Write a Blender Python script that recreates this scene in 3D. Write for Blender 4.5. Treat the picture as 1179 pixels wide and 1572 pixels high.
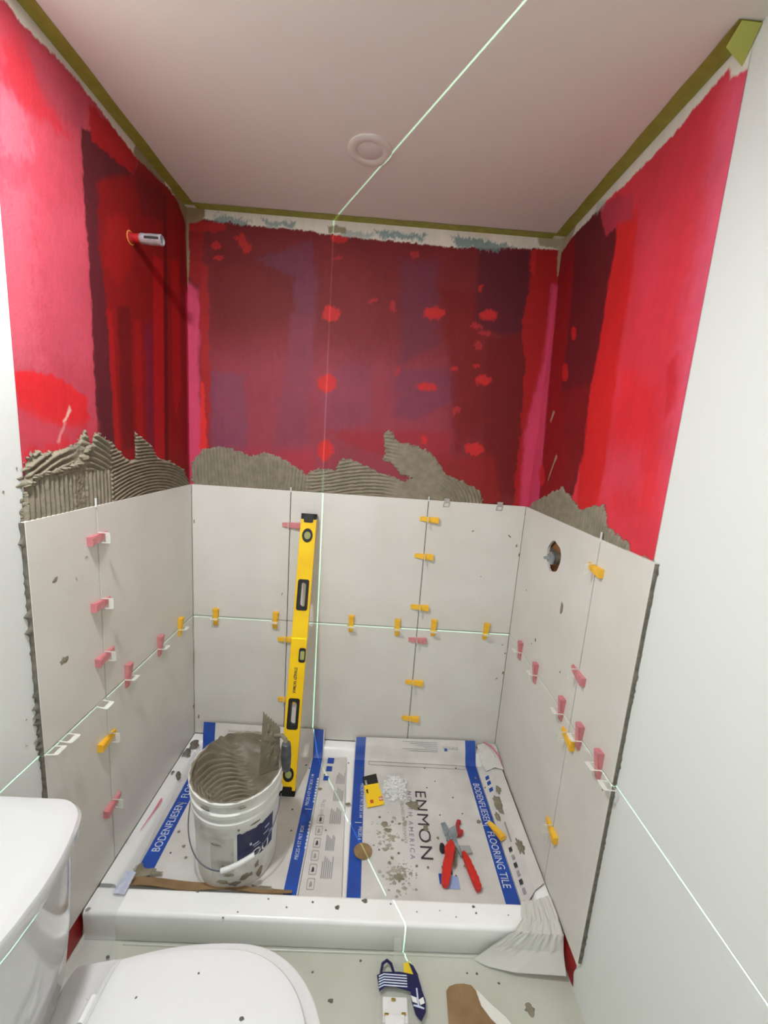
import bpy, bmesh, math, random
import numpy as np
from mathutils import Matrix, Vector
random.seed(7)
scene = bpy.context.scene
for _o in list(bpy.data.objects): bpy.data.objects.remove(_o)
COL = scene.collection

# ------------------------------------------------------------------ camera
CAM_R = Matrix(((0.99748648, 0.02543362, -0.06613515),
                (-0.01368067, 0.98492605, 0.1724341),
                (0.06952386, -0.17109591, 0.98279836)))   # columns: right, forward, up
cam_d = bpy.data.cameras.new('camera'); cam = bpy.data.objects.new('camera', cam_d); COL.objects.link(cam)
_r, _f, _u = CAM_R.col[0], CAM_R.col[1], CAM_R.col[2]
_m = Matrix((_r, _u, -_f)).transposed().to_4x4(); _m.translation = (0.78979, -1.73167, 1.5163)
cam.matrix_world = _m
cam_d.sensor_fit = 'HORIZONTAL'; cam_d.sensor_width = 36.0; cam_d.lens = 615.923 / 1179 * 36.0
cam_d.clip_start = 0.02
scene.camera = cam

# ------------------------------------------------------------------ world, lamps, exposure
world = bpy.data.worlds.new('world'); scene.world = world; world.use_nodes = True
world.node_tree.nodes['Background'].inputs[0].default_value = (0.9, 0.95, 1.0, 1)
world.node_tree.nodes['Background'].inputs[1].default_value = 0.05
vs = scene.view_settings
vs.view_transform = 'Standard'; vs.look = 'None'; vs.gamma = 1.0; vs.use_curve_mapping = False
vs.exposure = 0.0

CEIL = 2.3565; W = 1.4564; FLOOR = -0.03; ZT = 1.281; ZJ = 0.681; TB = 0.012
NEAR = -2.75                     # wall behind the photographer
def area_lamp(name, loc, power, size, colour=(0.965, 1.0, 1.02)):
    d = bpy.data.lights.new(name, 'AREA'); d.shape = 'DISK'; d.size = size; d.energy = power; d.color = colour
    o = bpy.data.objects.new(name, d); COL.objects.link(o); o.location = loc
    return o
LAMP_A = (0.27, -1.15, CEIL - 0.012)
FILL_LAMP = (0.95, -2.25, CEIL - 0.012)
area_lamp('lamp_beam', LAMP_A, 23.0, 0.11)
area_lamp('lamp_beam', FILL_LAMP, 7.0, 0.11)  # weak fill lamp added behind the camera, never in view

def laser_lamp(loc, normal, power, half, low=None):
    """A laser level's fan: a point lamp whose light leaves only in a thin plane (normal in world axes)."""
    d = bpy.data.lights.new('laser_fan', 'POINT'); d.shadow_soft_size = 0.0; d.energy = power; d.color = (0.42, 1.0, 0.68)
    o = bpy.data.objects.new('laser_fan', d); COL.objects.link(o); o.location = loc
    d.use_nodes = True; nt = d.node_tree; nd = nt.nodes; ln = nt.links
    em = nd['Emission']
    tc = nd.new('ShaderNodeTexCoord'); dot = nd.new('ShaderNodeVectorMath'); dot.operation = 'DOT_PRODUCT'
    dot.inputs[1].default_value = normal; ln.new(tc.outputs['Normal'], dot.inputs[0])
    ab = nd.new('ShaderNodeMath'); ab.operation = 'ABSOLUTE'; ln.new(dot.outputs['Value'], ab.inputs[0])
    mr = nd.new('ShaderNodeMapRange'); mr.interpolation_type = 'SMOOTHSTEP'
    mr.inputs['From Min'].default_value = half * 0.35; mr.inputs['From Max'].default_value = half
    mr.inputs['To Min'].default_value = 1.0; mr.inputs['To Max'].default_value = 0.0
    ln.new(ab.outputs[0], mr.inputs['Value']); res = mr.outputs[0]
    if low is not None:                                   # the fan opens only so far downwards
        sp = nd.new('ShaderNodeSeparateXYZ'); ln.new(tc.outputs['Normal'], sp.inputs[0])
        lt = nd.new('ShaderNodeMath'); lt.operation = 'GREATER_THAN'; lt.inputs[1].default_value = low; ln.new(sp.outputs['Z'], lt.inputs[0])
        mu = nd.new('ShaderNodeMath'); mu.operation = 'MULTIPLY'; ln.new(res, mu.inputs[0]); ln.new(lt.outputs[0], mu.inputs[1]); res = mu.outputs[0]
    ln.new(res, em.inputs['Strength'])
    return o
LASER = (1.300, -1.349, 0.6765)
_vn = Vector((1.0, 0.545, 0.0)).normalized()
laser_lamp(LASER, (0, 0, 1), 98.0, 0.0017)
laser_lamp(LASER, tuple(_vn), 170.0, 0.0019, -0.73)

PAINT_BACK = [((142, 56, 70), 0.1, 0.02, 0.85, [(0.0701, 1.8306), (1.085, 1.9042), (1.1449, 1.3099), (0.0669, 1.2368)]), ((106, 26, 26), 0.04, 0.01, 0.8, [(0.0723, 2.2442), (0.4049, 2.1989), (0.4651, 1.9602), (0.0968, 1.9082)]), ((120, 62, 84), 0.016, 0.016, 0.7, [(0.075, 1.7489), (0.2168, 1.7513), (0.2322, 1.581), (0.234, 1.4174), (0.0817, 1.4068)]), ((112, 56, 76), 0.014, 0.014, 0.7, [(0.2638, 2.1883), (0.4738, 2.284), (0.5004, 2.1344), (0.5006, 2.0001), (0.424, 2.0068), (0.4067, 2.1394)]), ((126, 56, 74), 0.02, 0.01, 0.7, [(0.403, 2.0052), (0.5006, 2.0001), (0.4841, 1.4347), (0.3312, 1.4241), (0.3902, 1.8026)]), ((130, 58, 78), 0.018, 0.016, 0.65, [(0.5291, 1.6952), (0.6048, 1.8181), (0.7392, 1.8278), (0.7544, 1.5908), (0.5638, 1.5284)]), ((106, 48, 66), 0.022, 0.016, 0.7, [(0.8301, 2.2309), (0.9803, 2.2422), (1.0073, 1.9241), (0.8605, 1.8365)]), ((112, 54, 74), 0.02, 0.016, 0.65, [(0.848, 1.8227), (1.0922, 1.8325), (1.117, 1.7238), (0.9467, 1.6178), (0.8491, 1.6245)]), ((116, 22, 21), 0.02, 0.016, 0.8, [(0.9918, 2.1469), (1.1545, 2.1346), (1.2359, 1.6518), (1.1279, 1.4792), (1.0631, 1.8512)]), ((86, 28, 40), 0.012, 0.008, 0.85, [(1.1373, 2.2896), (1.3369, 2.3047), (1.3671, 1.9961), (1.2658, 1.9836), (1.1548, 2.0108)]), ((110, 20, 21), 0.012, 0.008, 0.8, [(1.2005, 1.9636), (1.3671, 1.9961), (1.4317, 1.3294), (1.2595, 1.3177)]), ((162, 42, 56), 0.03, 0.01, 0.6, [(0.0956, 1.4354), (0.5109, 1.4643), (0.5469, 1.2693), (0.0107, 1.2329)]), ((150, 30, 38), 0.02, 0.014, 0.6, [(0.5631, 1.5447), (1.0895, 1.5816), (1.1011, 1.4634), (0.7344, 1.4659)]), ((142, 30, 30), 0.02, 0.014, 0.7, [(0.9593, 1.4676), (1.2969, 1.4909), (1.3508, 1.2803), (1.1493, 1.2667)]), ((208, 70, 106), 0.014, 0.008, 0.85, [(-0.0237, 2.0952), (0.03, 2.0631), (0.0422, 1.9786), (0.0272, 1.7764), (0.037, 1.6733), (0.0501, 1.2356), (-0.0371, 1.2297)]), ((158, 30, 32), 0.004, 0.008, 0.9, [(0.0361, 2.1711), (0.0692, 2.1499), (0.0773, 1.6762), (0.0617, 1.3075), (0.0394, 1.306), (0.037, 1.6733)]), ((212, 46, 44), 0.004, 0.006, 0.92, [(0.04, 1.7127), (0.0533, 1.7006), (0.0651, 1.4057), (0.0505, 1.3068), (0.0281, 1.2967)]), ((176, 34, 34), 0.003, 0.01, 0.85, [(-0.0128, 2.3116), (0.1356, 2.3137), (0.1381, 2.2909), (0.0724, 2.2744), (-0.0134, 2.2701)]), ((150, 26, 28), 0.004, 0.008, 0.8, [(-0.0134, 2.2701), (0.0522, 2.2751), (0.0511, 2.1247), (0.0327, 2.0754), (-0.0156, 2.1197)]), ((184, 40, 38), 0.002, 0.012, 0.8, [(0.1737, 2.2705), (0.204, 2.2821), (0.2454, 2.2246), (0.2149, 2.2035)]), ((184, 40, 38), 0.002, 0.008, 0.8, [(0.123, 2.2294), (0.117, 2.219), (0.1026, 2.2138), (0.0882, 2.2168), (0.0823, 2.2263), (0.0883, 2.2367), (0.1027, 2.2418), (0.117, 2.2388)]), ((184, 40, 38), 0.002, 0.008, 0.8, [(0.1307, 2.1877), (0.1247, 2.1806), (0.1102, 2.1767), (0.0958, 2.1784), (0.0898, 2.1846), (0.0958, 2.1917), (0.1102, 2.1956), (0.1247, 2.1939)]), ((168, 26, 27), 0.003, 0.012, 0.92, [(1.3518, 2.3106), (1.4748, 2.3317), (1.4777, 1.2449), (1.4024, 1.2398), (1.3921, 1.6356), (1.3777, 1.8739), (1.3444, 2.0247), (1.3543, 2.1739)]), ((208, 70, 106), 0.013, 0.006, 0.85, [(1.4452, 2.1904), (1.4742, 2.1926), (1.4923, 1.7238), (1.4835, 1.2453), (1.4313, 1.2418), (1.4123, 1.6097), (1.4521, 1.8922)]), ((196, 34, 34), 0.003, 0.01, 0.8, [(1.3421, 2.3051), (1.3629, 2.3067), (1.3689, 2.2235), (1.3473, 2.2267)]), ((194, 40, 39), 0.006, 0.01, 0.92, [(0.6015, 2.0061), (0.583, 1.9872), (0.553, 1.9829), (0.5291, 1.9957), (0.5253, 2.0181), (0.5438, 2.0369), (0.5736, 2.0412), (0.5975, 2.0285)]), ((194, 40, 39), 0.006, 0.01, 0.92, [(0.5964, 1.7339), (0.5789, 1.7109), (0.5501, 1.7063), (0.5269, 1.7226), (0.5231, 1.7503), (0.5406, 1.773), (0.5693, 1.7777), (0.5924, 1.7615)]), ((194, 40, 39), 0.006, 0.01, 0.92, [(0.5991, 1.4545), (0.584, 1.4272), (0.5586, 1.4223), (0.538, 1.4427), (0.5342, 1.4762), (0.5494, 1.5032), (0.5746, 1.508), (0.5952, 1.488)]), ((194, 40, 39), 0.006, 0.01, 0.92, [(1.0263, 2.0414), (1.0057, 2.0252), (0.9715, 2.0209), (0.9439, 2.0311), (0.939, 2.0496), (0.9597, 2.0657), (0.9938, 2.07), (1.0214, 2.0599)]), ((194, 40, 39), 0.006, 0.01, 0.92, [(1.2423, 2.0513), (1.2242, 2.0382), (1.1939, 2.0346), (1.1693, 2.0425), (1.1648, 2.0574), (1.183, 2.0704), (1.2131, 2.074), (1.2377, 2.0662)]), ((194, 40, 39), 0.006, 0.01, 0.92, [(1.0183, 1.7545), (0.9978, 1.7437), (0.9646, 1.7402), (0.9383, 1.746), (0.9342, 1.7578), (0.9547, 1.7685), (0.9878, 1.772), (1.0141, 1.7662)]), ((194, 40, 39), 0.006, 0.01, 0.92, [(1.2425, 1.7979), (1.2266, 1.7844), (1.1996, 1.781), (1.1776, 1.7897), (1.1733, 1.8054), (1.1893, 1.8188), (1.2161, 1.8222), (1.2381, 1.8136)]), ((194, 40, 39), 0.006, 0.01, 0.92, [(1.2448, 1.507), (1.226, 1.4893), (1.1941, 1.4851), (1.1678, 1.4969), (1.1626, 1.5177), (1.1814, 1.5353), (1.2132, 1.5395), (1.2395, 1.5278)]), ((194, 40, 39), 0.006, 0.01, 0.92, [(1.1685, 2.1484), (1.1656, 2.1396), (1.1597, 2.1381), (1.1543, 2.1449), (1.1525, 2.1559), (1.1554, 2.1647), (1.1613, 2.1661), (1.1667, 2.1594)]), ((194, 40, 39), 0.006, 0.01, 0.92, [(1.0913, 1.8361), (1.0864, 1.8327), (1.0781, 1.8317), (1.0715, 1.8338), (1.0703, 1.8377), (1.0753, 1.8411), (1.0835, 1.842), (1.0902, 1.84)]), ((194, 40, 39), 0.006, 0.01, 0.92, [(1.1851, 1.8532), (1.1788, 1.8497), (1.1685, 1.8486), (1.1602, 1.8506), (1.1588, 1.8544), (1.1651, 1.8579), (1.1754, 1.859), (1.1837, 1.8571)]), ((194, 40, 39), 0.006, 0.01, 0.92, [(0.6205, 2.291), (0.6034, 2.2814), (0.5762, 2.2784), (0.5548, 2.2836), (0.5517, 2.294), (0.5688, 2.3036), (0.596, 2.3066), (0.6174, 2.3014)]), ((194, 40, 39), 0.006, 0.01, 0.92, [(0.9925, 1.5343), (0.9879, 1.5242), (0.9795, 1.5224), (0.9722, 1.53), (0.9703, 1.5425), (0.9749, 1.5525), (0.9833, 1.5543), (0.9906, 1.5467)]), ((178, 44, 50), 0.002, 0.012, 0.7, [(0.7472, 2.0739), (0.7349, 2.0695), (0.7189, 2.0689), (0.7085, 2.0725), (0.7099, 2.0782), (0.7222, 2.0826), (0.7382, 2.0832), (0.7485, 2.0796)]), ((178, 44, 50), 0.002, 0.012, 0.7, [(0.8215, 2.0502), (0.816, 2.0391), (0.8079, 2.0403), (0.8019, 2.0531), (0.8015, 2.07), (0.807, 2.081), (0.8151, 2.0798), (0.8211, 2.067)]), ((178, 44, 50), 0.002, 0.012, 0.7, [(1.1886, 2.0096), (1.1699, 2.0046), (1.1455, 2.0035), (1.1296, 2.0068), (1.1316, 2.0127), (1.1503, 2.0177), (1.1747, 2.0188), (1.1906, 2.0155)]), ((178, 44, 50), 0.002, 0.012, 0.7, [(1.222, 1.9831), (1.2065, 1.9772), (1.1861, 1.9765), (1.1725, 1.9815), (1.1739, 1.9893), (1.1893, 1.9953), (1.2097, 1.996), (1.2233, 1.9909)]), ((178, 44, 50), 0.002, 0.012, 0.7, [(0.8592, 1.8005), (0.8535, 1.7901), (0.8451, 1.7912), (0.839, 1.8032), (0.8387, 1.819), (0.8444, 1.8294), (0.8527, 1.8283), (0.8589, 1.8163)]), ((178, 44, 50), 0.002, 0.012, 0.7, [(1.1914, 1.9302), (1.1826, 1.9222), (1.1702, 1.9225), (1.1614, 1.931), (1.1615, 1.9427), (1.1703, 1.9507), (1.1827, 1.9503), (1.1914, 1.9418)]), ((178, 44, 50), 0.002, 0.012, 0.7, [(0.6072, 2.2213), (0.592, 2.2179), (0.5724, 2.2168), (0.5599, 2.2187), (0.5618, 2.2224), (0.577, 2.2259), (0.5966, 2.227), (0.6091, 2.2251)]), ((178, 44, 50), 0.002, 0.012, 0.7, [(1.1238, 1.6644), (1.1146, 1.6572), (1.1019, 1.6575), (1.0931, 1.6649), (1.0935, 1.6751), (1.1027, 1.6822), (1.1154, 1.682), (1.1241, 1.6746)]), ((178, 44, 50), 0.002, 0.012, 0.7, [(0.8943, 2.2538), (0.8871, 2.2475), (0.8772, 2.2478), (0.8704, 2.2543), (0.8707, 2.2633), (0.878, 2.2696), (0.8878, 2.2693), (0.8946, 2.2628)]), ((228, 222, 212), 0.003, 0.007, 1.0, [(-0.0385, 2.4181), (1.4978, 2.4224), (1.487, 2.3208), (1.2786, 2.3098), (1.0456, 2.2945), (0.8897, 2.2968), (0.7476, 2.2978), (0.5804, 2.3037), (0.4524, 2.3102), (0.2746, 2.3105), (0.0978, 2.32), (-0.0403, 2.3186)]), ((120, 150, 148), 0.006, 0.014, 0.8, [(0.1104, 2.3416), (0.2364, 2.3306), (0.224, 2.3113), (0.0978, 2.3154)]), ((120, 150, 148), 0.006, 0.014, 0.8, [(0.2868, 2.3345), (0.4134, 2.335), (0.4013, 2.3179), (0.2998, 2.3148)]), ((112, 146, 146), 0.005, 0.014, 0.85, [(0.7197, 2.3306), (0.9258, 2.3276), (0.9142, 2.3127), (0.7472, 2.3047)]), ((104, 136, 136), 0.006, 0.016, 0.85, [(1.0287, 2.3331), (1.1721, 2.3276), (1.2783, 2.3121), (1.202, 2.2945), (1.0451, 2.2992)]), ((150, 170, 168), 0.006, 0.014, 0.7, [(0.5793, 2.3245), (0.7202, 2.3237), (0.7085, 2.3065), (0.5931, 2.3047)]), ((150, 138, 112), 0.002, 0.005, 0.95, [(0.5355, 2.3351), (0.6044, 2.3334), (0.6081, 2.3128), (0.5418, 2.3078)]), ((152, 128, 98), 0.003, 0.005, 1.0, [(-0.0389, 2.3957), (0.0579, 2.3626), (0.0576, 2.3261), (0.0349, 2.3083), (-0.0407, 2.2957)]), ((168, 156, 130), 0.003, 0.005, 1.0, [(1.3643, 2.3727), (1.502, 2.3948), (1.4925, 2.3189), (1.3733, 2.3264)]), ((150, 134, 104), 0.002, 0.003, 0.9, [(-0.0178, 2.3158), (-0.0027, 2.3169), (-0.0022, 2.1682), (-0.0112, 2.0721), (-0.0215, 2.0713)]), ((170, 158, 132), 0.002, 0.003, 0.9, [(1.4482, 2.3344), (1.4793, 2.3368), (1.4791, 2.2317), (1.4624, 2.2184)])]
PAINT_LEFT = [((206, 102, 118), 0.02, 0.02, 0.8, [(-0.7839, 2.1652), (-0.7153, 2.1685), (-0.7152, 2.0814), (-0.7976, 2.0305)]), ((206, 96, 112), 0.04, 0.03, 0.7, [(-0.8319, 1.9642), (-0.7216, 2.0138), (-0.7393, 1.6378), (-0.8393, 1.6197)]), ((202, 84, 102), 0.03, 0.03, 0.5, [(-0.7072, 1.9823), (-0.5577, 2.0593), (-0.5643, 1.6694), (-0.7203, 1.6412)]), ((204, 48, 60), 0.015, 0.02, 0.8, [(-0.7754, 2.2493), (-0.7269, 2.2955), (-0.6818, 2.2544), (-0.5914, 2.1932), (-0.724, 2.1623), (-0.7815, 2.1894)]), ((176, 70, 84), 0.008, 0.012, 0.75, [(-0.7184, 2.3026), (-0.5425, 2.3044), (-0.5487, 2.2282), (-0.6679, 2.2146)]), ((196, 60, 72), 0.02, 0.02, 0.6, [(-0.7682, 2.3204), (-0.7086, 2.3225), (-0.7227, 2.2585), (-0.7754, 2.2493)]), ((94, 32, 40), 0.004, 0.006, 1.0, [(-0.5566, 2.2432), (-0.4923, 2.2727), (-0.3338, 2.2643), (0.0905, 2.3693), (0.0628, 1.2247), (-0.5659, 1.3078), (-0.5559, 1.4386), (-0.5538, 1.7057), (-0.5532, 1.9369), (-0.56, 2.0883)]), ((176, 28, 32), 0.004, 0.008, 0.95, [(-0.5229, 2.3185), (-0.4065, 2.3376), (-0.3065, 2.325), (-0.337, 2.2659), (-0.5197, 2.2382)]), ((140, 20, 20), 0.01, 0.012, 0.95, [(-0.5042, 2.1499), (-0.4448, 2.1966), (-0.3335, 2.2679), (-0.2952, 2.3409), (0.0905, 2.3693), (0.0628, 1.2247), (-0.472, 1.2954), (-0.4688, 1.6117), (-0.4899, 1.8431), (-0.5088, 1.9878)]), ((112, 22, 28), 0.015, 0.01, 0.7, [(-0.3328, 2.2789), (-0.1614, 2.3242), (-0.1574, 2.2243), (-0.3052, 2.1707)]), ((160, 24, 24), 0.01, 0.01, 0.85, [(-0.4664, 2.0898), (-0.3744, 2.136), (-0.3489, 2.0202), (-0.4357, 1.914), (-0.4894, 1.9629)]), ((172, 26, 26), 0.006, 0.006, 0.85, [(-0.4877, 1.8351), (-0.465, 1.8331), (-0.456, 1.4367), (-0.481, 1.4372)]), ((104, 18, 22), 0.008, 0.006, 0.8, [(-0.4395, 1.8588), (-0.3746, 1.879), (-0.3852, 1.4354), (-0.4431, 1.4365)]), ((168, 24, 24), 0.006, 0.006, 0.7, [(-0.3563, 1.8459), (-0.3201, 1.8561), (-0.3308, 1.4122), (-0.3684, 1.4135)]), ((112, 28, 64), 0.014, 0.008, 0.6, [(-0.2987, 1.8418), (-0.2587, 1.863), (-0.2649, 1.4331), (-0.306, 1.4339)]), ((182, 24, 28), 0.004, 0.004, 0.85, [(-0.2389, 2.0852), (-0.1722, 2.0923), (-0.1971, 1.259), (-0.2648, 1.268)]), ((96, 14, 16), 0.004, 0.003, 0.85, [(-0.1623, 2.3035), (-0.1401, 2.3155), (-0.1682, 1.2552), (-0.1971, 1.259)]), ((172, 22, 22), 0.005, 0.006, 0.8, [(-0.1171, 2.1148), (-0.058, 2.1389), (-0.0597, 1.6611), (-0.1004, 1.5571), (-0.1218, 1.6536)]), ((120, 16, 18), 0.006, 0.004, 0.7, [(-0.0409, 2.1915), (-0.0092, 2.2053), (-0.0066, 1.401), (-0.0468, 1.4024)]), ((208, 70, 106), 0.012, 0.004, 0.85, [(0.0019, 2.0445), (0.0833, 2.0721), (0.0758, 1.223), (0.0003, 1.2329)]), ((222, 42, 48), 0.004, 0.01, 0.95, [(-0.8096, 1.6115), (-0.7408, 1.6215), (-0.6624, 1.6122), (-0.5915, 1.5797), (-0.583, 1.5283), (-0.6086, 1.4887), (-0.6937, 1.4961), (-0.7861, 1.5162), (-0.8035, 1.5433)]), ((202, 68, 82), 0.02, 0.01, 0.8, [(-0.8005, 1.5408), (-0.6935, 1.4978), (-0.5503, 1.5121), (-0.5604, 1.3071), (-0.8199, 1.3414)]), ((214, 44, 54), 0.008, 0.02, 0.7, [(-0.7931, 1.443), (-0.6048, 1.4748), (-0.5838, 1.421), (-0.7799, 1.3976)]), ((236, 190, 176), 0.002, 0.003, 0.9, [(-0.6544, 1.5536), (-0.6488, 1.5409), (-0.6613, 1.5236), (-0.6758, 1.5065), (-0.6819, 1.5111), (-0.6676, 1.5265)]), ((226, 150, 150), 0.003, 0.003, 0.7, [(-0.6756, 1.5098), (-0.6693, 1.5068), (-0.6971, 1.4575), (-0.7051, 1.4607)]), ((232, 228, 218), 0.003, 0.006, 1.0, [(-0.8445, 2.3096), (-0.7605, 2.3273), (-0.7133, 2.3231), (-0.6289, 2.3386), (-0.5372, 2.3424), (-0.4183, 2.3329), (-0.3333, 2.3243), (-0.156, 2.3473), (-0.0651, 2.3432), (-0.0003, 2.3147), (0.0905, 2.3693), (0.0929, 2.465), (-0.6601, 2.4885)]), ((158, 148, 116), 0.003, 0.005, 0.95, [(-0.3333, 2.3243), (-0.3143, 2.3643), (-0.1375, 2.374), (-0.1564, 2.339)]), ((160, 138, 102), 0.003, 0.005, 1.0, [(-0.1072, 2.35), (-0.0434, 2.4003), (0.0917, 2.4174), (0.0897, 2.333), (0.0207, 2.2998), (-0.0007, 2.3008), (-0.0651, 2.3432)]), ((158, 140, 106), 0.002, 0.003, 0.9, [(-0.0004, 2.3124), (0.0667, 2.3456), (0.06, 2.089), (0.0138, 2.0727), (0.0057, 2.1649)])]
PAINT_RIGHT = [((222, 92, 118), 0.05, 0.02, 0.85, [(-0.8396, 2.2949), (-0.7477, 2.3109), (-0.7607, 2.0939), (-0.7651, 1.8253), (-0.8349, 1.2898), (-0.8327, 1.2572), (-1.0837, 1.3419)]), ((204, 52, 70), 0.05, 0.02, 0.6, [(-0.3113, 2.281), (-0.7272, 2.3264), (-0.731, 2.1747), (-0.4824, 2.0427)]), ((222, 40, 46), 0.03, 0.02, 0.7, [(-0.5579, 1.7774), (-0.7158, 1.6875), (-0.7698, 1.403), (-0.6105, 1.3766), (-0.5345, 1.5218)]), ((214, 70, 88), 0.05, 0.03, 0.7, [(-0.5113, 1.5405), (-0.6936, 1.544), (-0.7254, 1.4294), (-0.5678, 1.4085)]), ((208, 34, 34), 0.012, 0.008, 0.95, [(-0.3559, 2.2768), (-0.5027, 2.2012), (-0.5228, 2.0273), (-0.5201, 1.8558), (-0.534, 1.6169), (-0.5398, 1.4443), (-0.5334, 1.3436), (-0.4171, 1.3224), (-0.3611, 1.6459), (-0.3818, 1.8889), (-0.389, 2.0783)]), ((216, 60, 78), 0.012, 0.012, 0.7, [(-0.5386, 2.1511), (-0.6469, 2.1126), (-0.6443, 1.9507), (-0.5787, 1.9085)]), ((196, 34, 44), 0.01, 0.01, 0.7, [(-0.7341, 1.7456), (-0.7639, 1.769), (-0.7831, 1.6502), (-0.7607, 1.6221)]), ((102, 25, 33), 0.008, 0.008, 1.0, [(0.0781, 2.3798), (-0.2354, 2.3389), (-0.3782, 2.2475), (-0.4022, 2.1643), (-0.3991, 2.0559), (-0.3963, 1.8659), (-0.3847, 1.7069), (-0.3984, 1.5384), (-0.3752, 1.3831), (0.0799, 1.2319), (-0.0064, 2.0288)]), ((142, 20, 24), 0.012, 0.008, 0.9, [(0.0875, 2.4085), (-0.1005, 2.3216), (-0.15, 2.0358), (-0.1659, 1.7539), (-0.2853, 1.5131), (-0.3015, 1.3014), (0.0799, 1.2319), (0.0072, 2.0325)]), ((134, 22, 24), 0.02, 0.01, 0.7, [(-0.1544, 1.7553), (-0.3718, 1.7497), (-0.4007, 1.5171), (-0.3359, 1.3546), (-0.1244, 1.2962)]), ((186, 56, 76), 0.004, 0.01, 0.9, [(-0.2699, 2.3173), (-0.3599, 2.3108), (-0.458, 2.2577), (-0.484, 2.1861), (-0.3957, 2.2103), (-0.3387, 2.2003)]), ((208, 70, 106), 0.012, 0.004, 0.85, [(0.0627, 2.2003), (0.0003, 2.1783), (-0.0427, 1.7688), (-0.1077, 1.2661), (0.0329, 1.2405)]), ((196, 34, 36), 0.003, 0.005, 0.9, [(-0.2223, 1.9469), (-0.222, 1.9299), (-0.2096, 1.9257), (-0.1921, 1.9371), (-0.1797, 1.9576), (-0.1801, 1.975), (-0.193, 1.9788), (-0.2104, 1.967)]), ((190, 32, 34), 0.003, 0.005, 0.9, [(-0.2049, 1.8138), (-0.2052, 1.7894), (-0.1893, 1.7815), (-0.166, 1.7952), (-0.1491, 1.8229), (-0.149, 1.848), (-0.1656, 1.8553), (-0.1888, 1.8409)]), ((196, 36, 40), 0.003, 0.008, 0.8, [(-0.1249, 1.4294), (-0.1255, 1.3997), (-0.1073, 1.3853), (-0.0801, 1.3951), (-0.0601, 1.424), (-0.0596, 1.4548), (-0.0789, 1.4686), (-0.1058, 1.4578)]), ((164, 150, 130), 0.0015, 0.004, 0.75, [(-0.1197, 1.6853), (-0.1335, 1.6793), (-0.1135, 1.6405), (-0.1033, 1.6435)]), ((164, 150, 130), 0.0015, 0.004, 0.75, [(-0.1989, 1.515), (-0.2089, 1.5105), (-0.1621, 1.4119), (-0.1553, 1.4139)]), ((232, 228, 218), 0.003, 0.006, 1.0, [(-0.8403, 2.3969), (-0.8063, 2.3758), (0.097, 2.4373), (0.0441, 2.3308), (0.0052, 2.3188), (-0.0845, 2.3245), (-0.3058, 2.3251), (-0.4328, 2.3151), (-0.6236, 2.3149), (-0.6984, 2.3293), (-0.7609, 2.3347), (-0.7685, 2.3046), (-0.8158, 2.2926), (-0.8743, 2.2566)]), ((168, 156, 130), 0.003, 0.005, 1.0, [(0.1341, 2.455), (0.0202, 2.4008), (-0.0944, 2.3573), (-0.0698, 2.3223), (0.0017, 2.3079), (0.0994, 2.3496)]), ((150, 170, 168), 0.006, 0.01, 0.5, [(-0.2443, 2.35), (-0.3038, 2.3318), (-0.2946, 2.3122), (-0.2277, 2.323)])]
MORTAR_BACK = [(0.0023, 1.2324), (-0.0045, 1.3675), (0.0208, 1.4026), (0.0542, 1.438), (0.137, 1.4493), (0.2479, 1.4183), (0.3226, 1.4374), (0.4013, 1.4067), (0.4869, 1.3592), (0.5476, 1.3888), (0.6126, 1.382), (0.6407, 1.4372), (0.7378, 1.4103), (0.8102, 1.3843), (0.9116, 1.3572), (0.9562, 1.3687), (0.8952, 1.3844), (0.8552, 1.4268), (0.8119, 1.4406), (0.8228, 1.4859), (0.8125, 1.554), (0.8339, 1.5664), (0.8766, 1.5173), (0.9556, 1.5118), (1.0262, 1.4778), (1.0935, 1.3952), (1.1762, 1.3695), (1.2518, 1.3345), (1.275, 1.2313)]
MORTAR_LEFT = [(-0.83, 1.2376), (-0.8076, 1.3994), (-0.7872, 1.4325), (-0.7006, 1.4413), (-0.6401, 1.4539), (-0.603, 1.4976), (-0.5892, 1.45), (-0.5656, 1.4862), (-0.5256, 1.4739), (-0.4748, 1.4371), (-0.4189, 1.3986), (-0.376, 1.4095), (-0.3782, 1.4903), (-0.2932, 1.4473), (-0.2492, 1.4047), (-0.1381, 1.3776), (-0.0598, 1.3494), (0.0015, 1.2725), (0.01, 1.1451)]
MORTAR_RIGHT = [(0.0078, 1.2156), (-0.0312, 1.3007), (-0.1754, 1.3541), (-0.2956, 1.4011), (-0.3696, 1.371), (-0.4417, 1.3422), (-0.5727, 1.3801), (-0.6071, 1.3206), (-0.6486, 1.3109), (-0.7101, 1.3022), (-0.7243, 1.2812), (-0.8129, 1.2799), (-0.8241, 1.2217), (-0.5321, 1.1558)]
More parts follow.
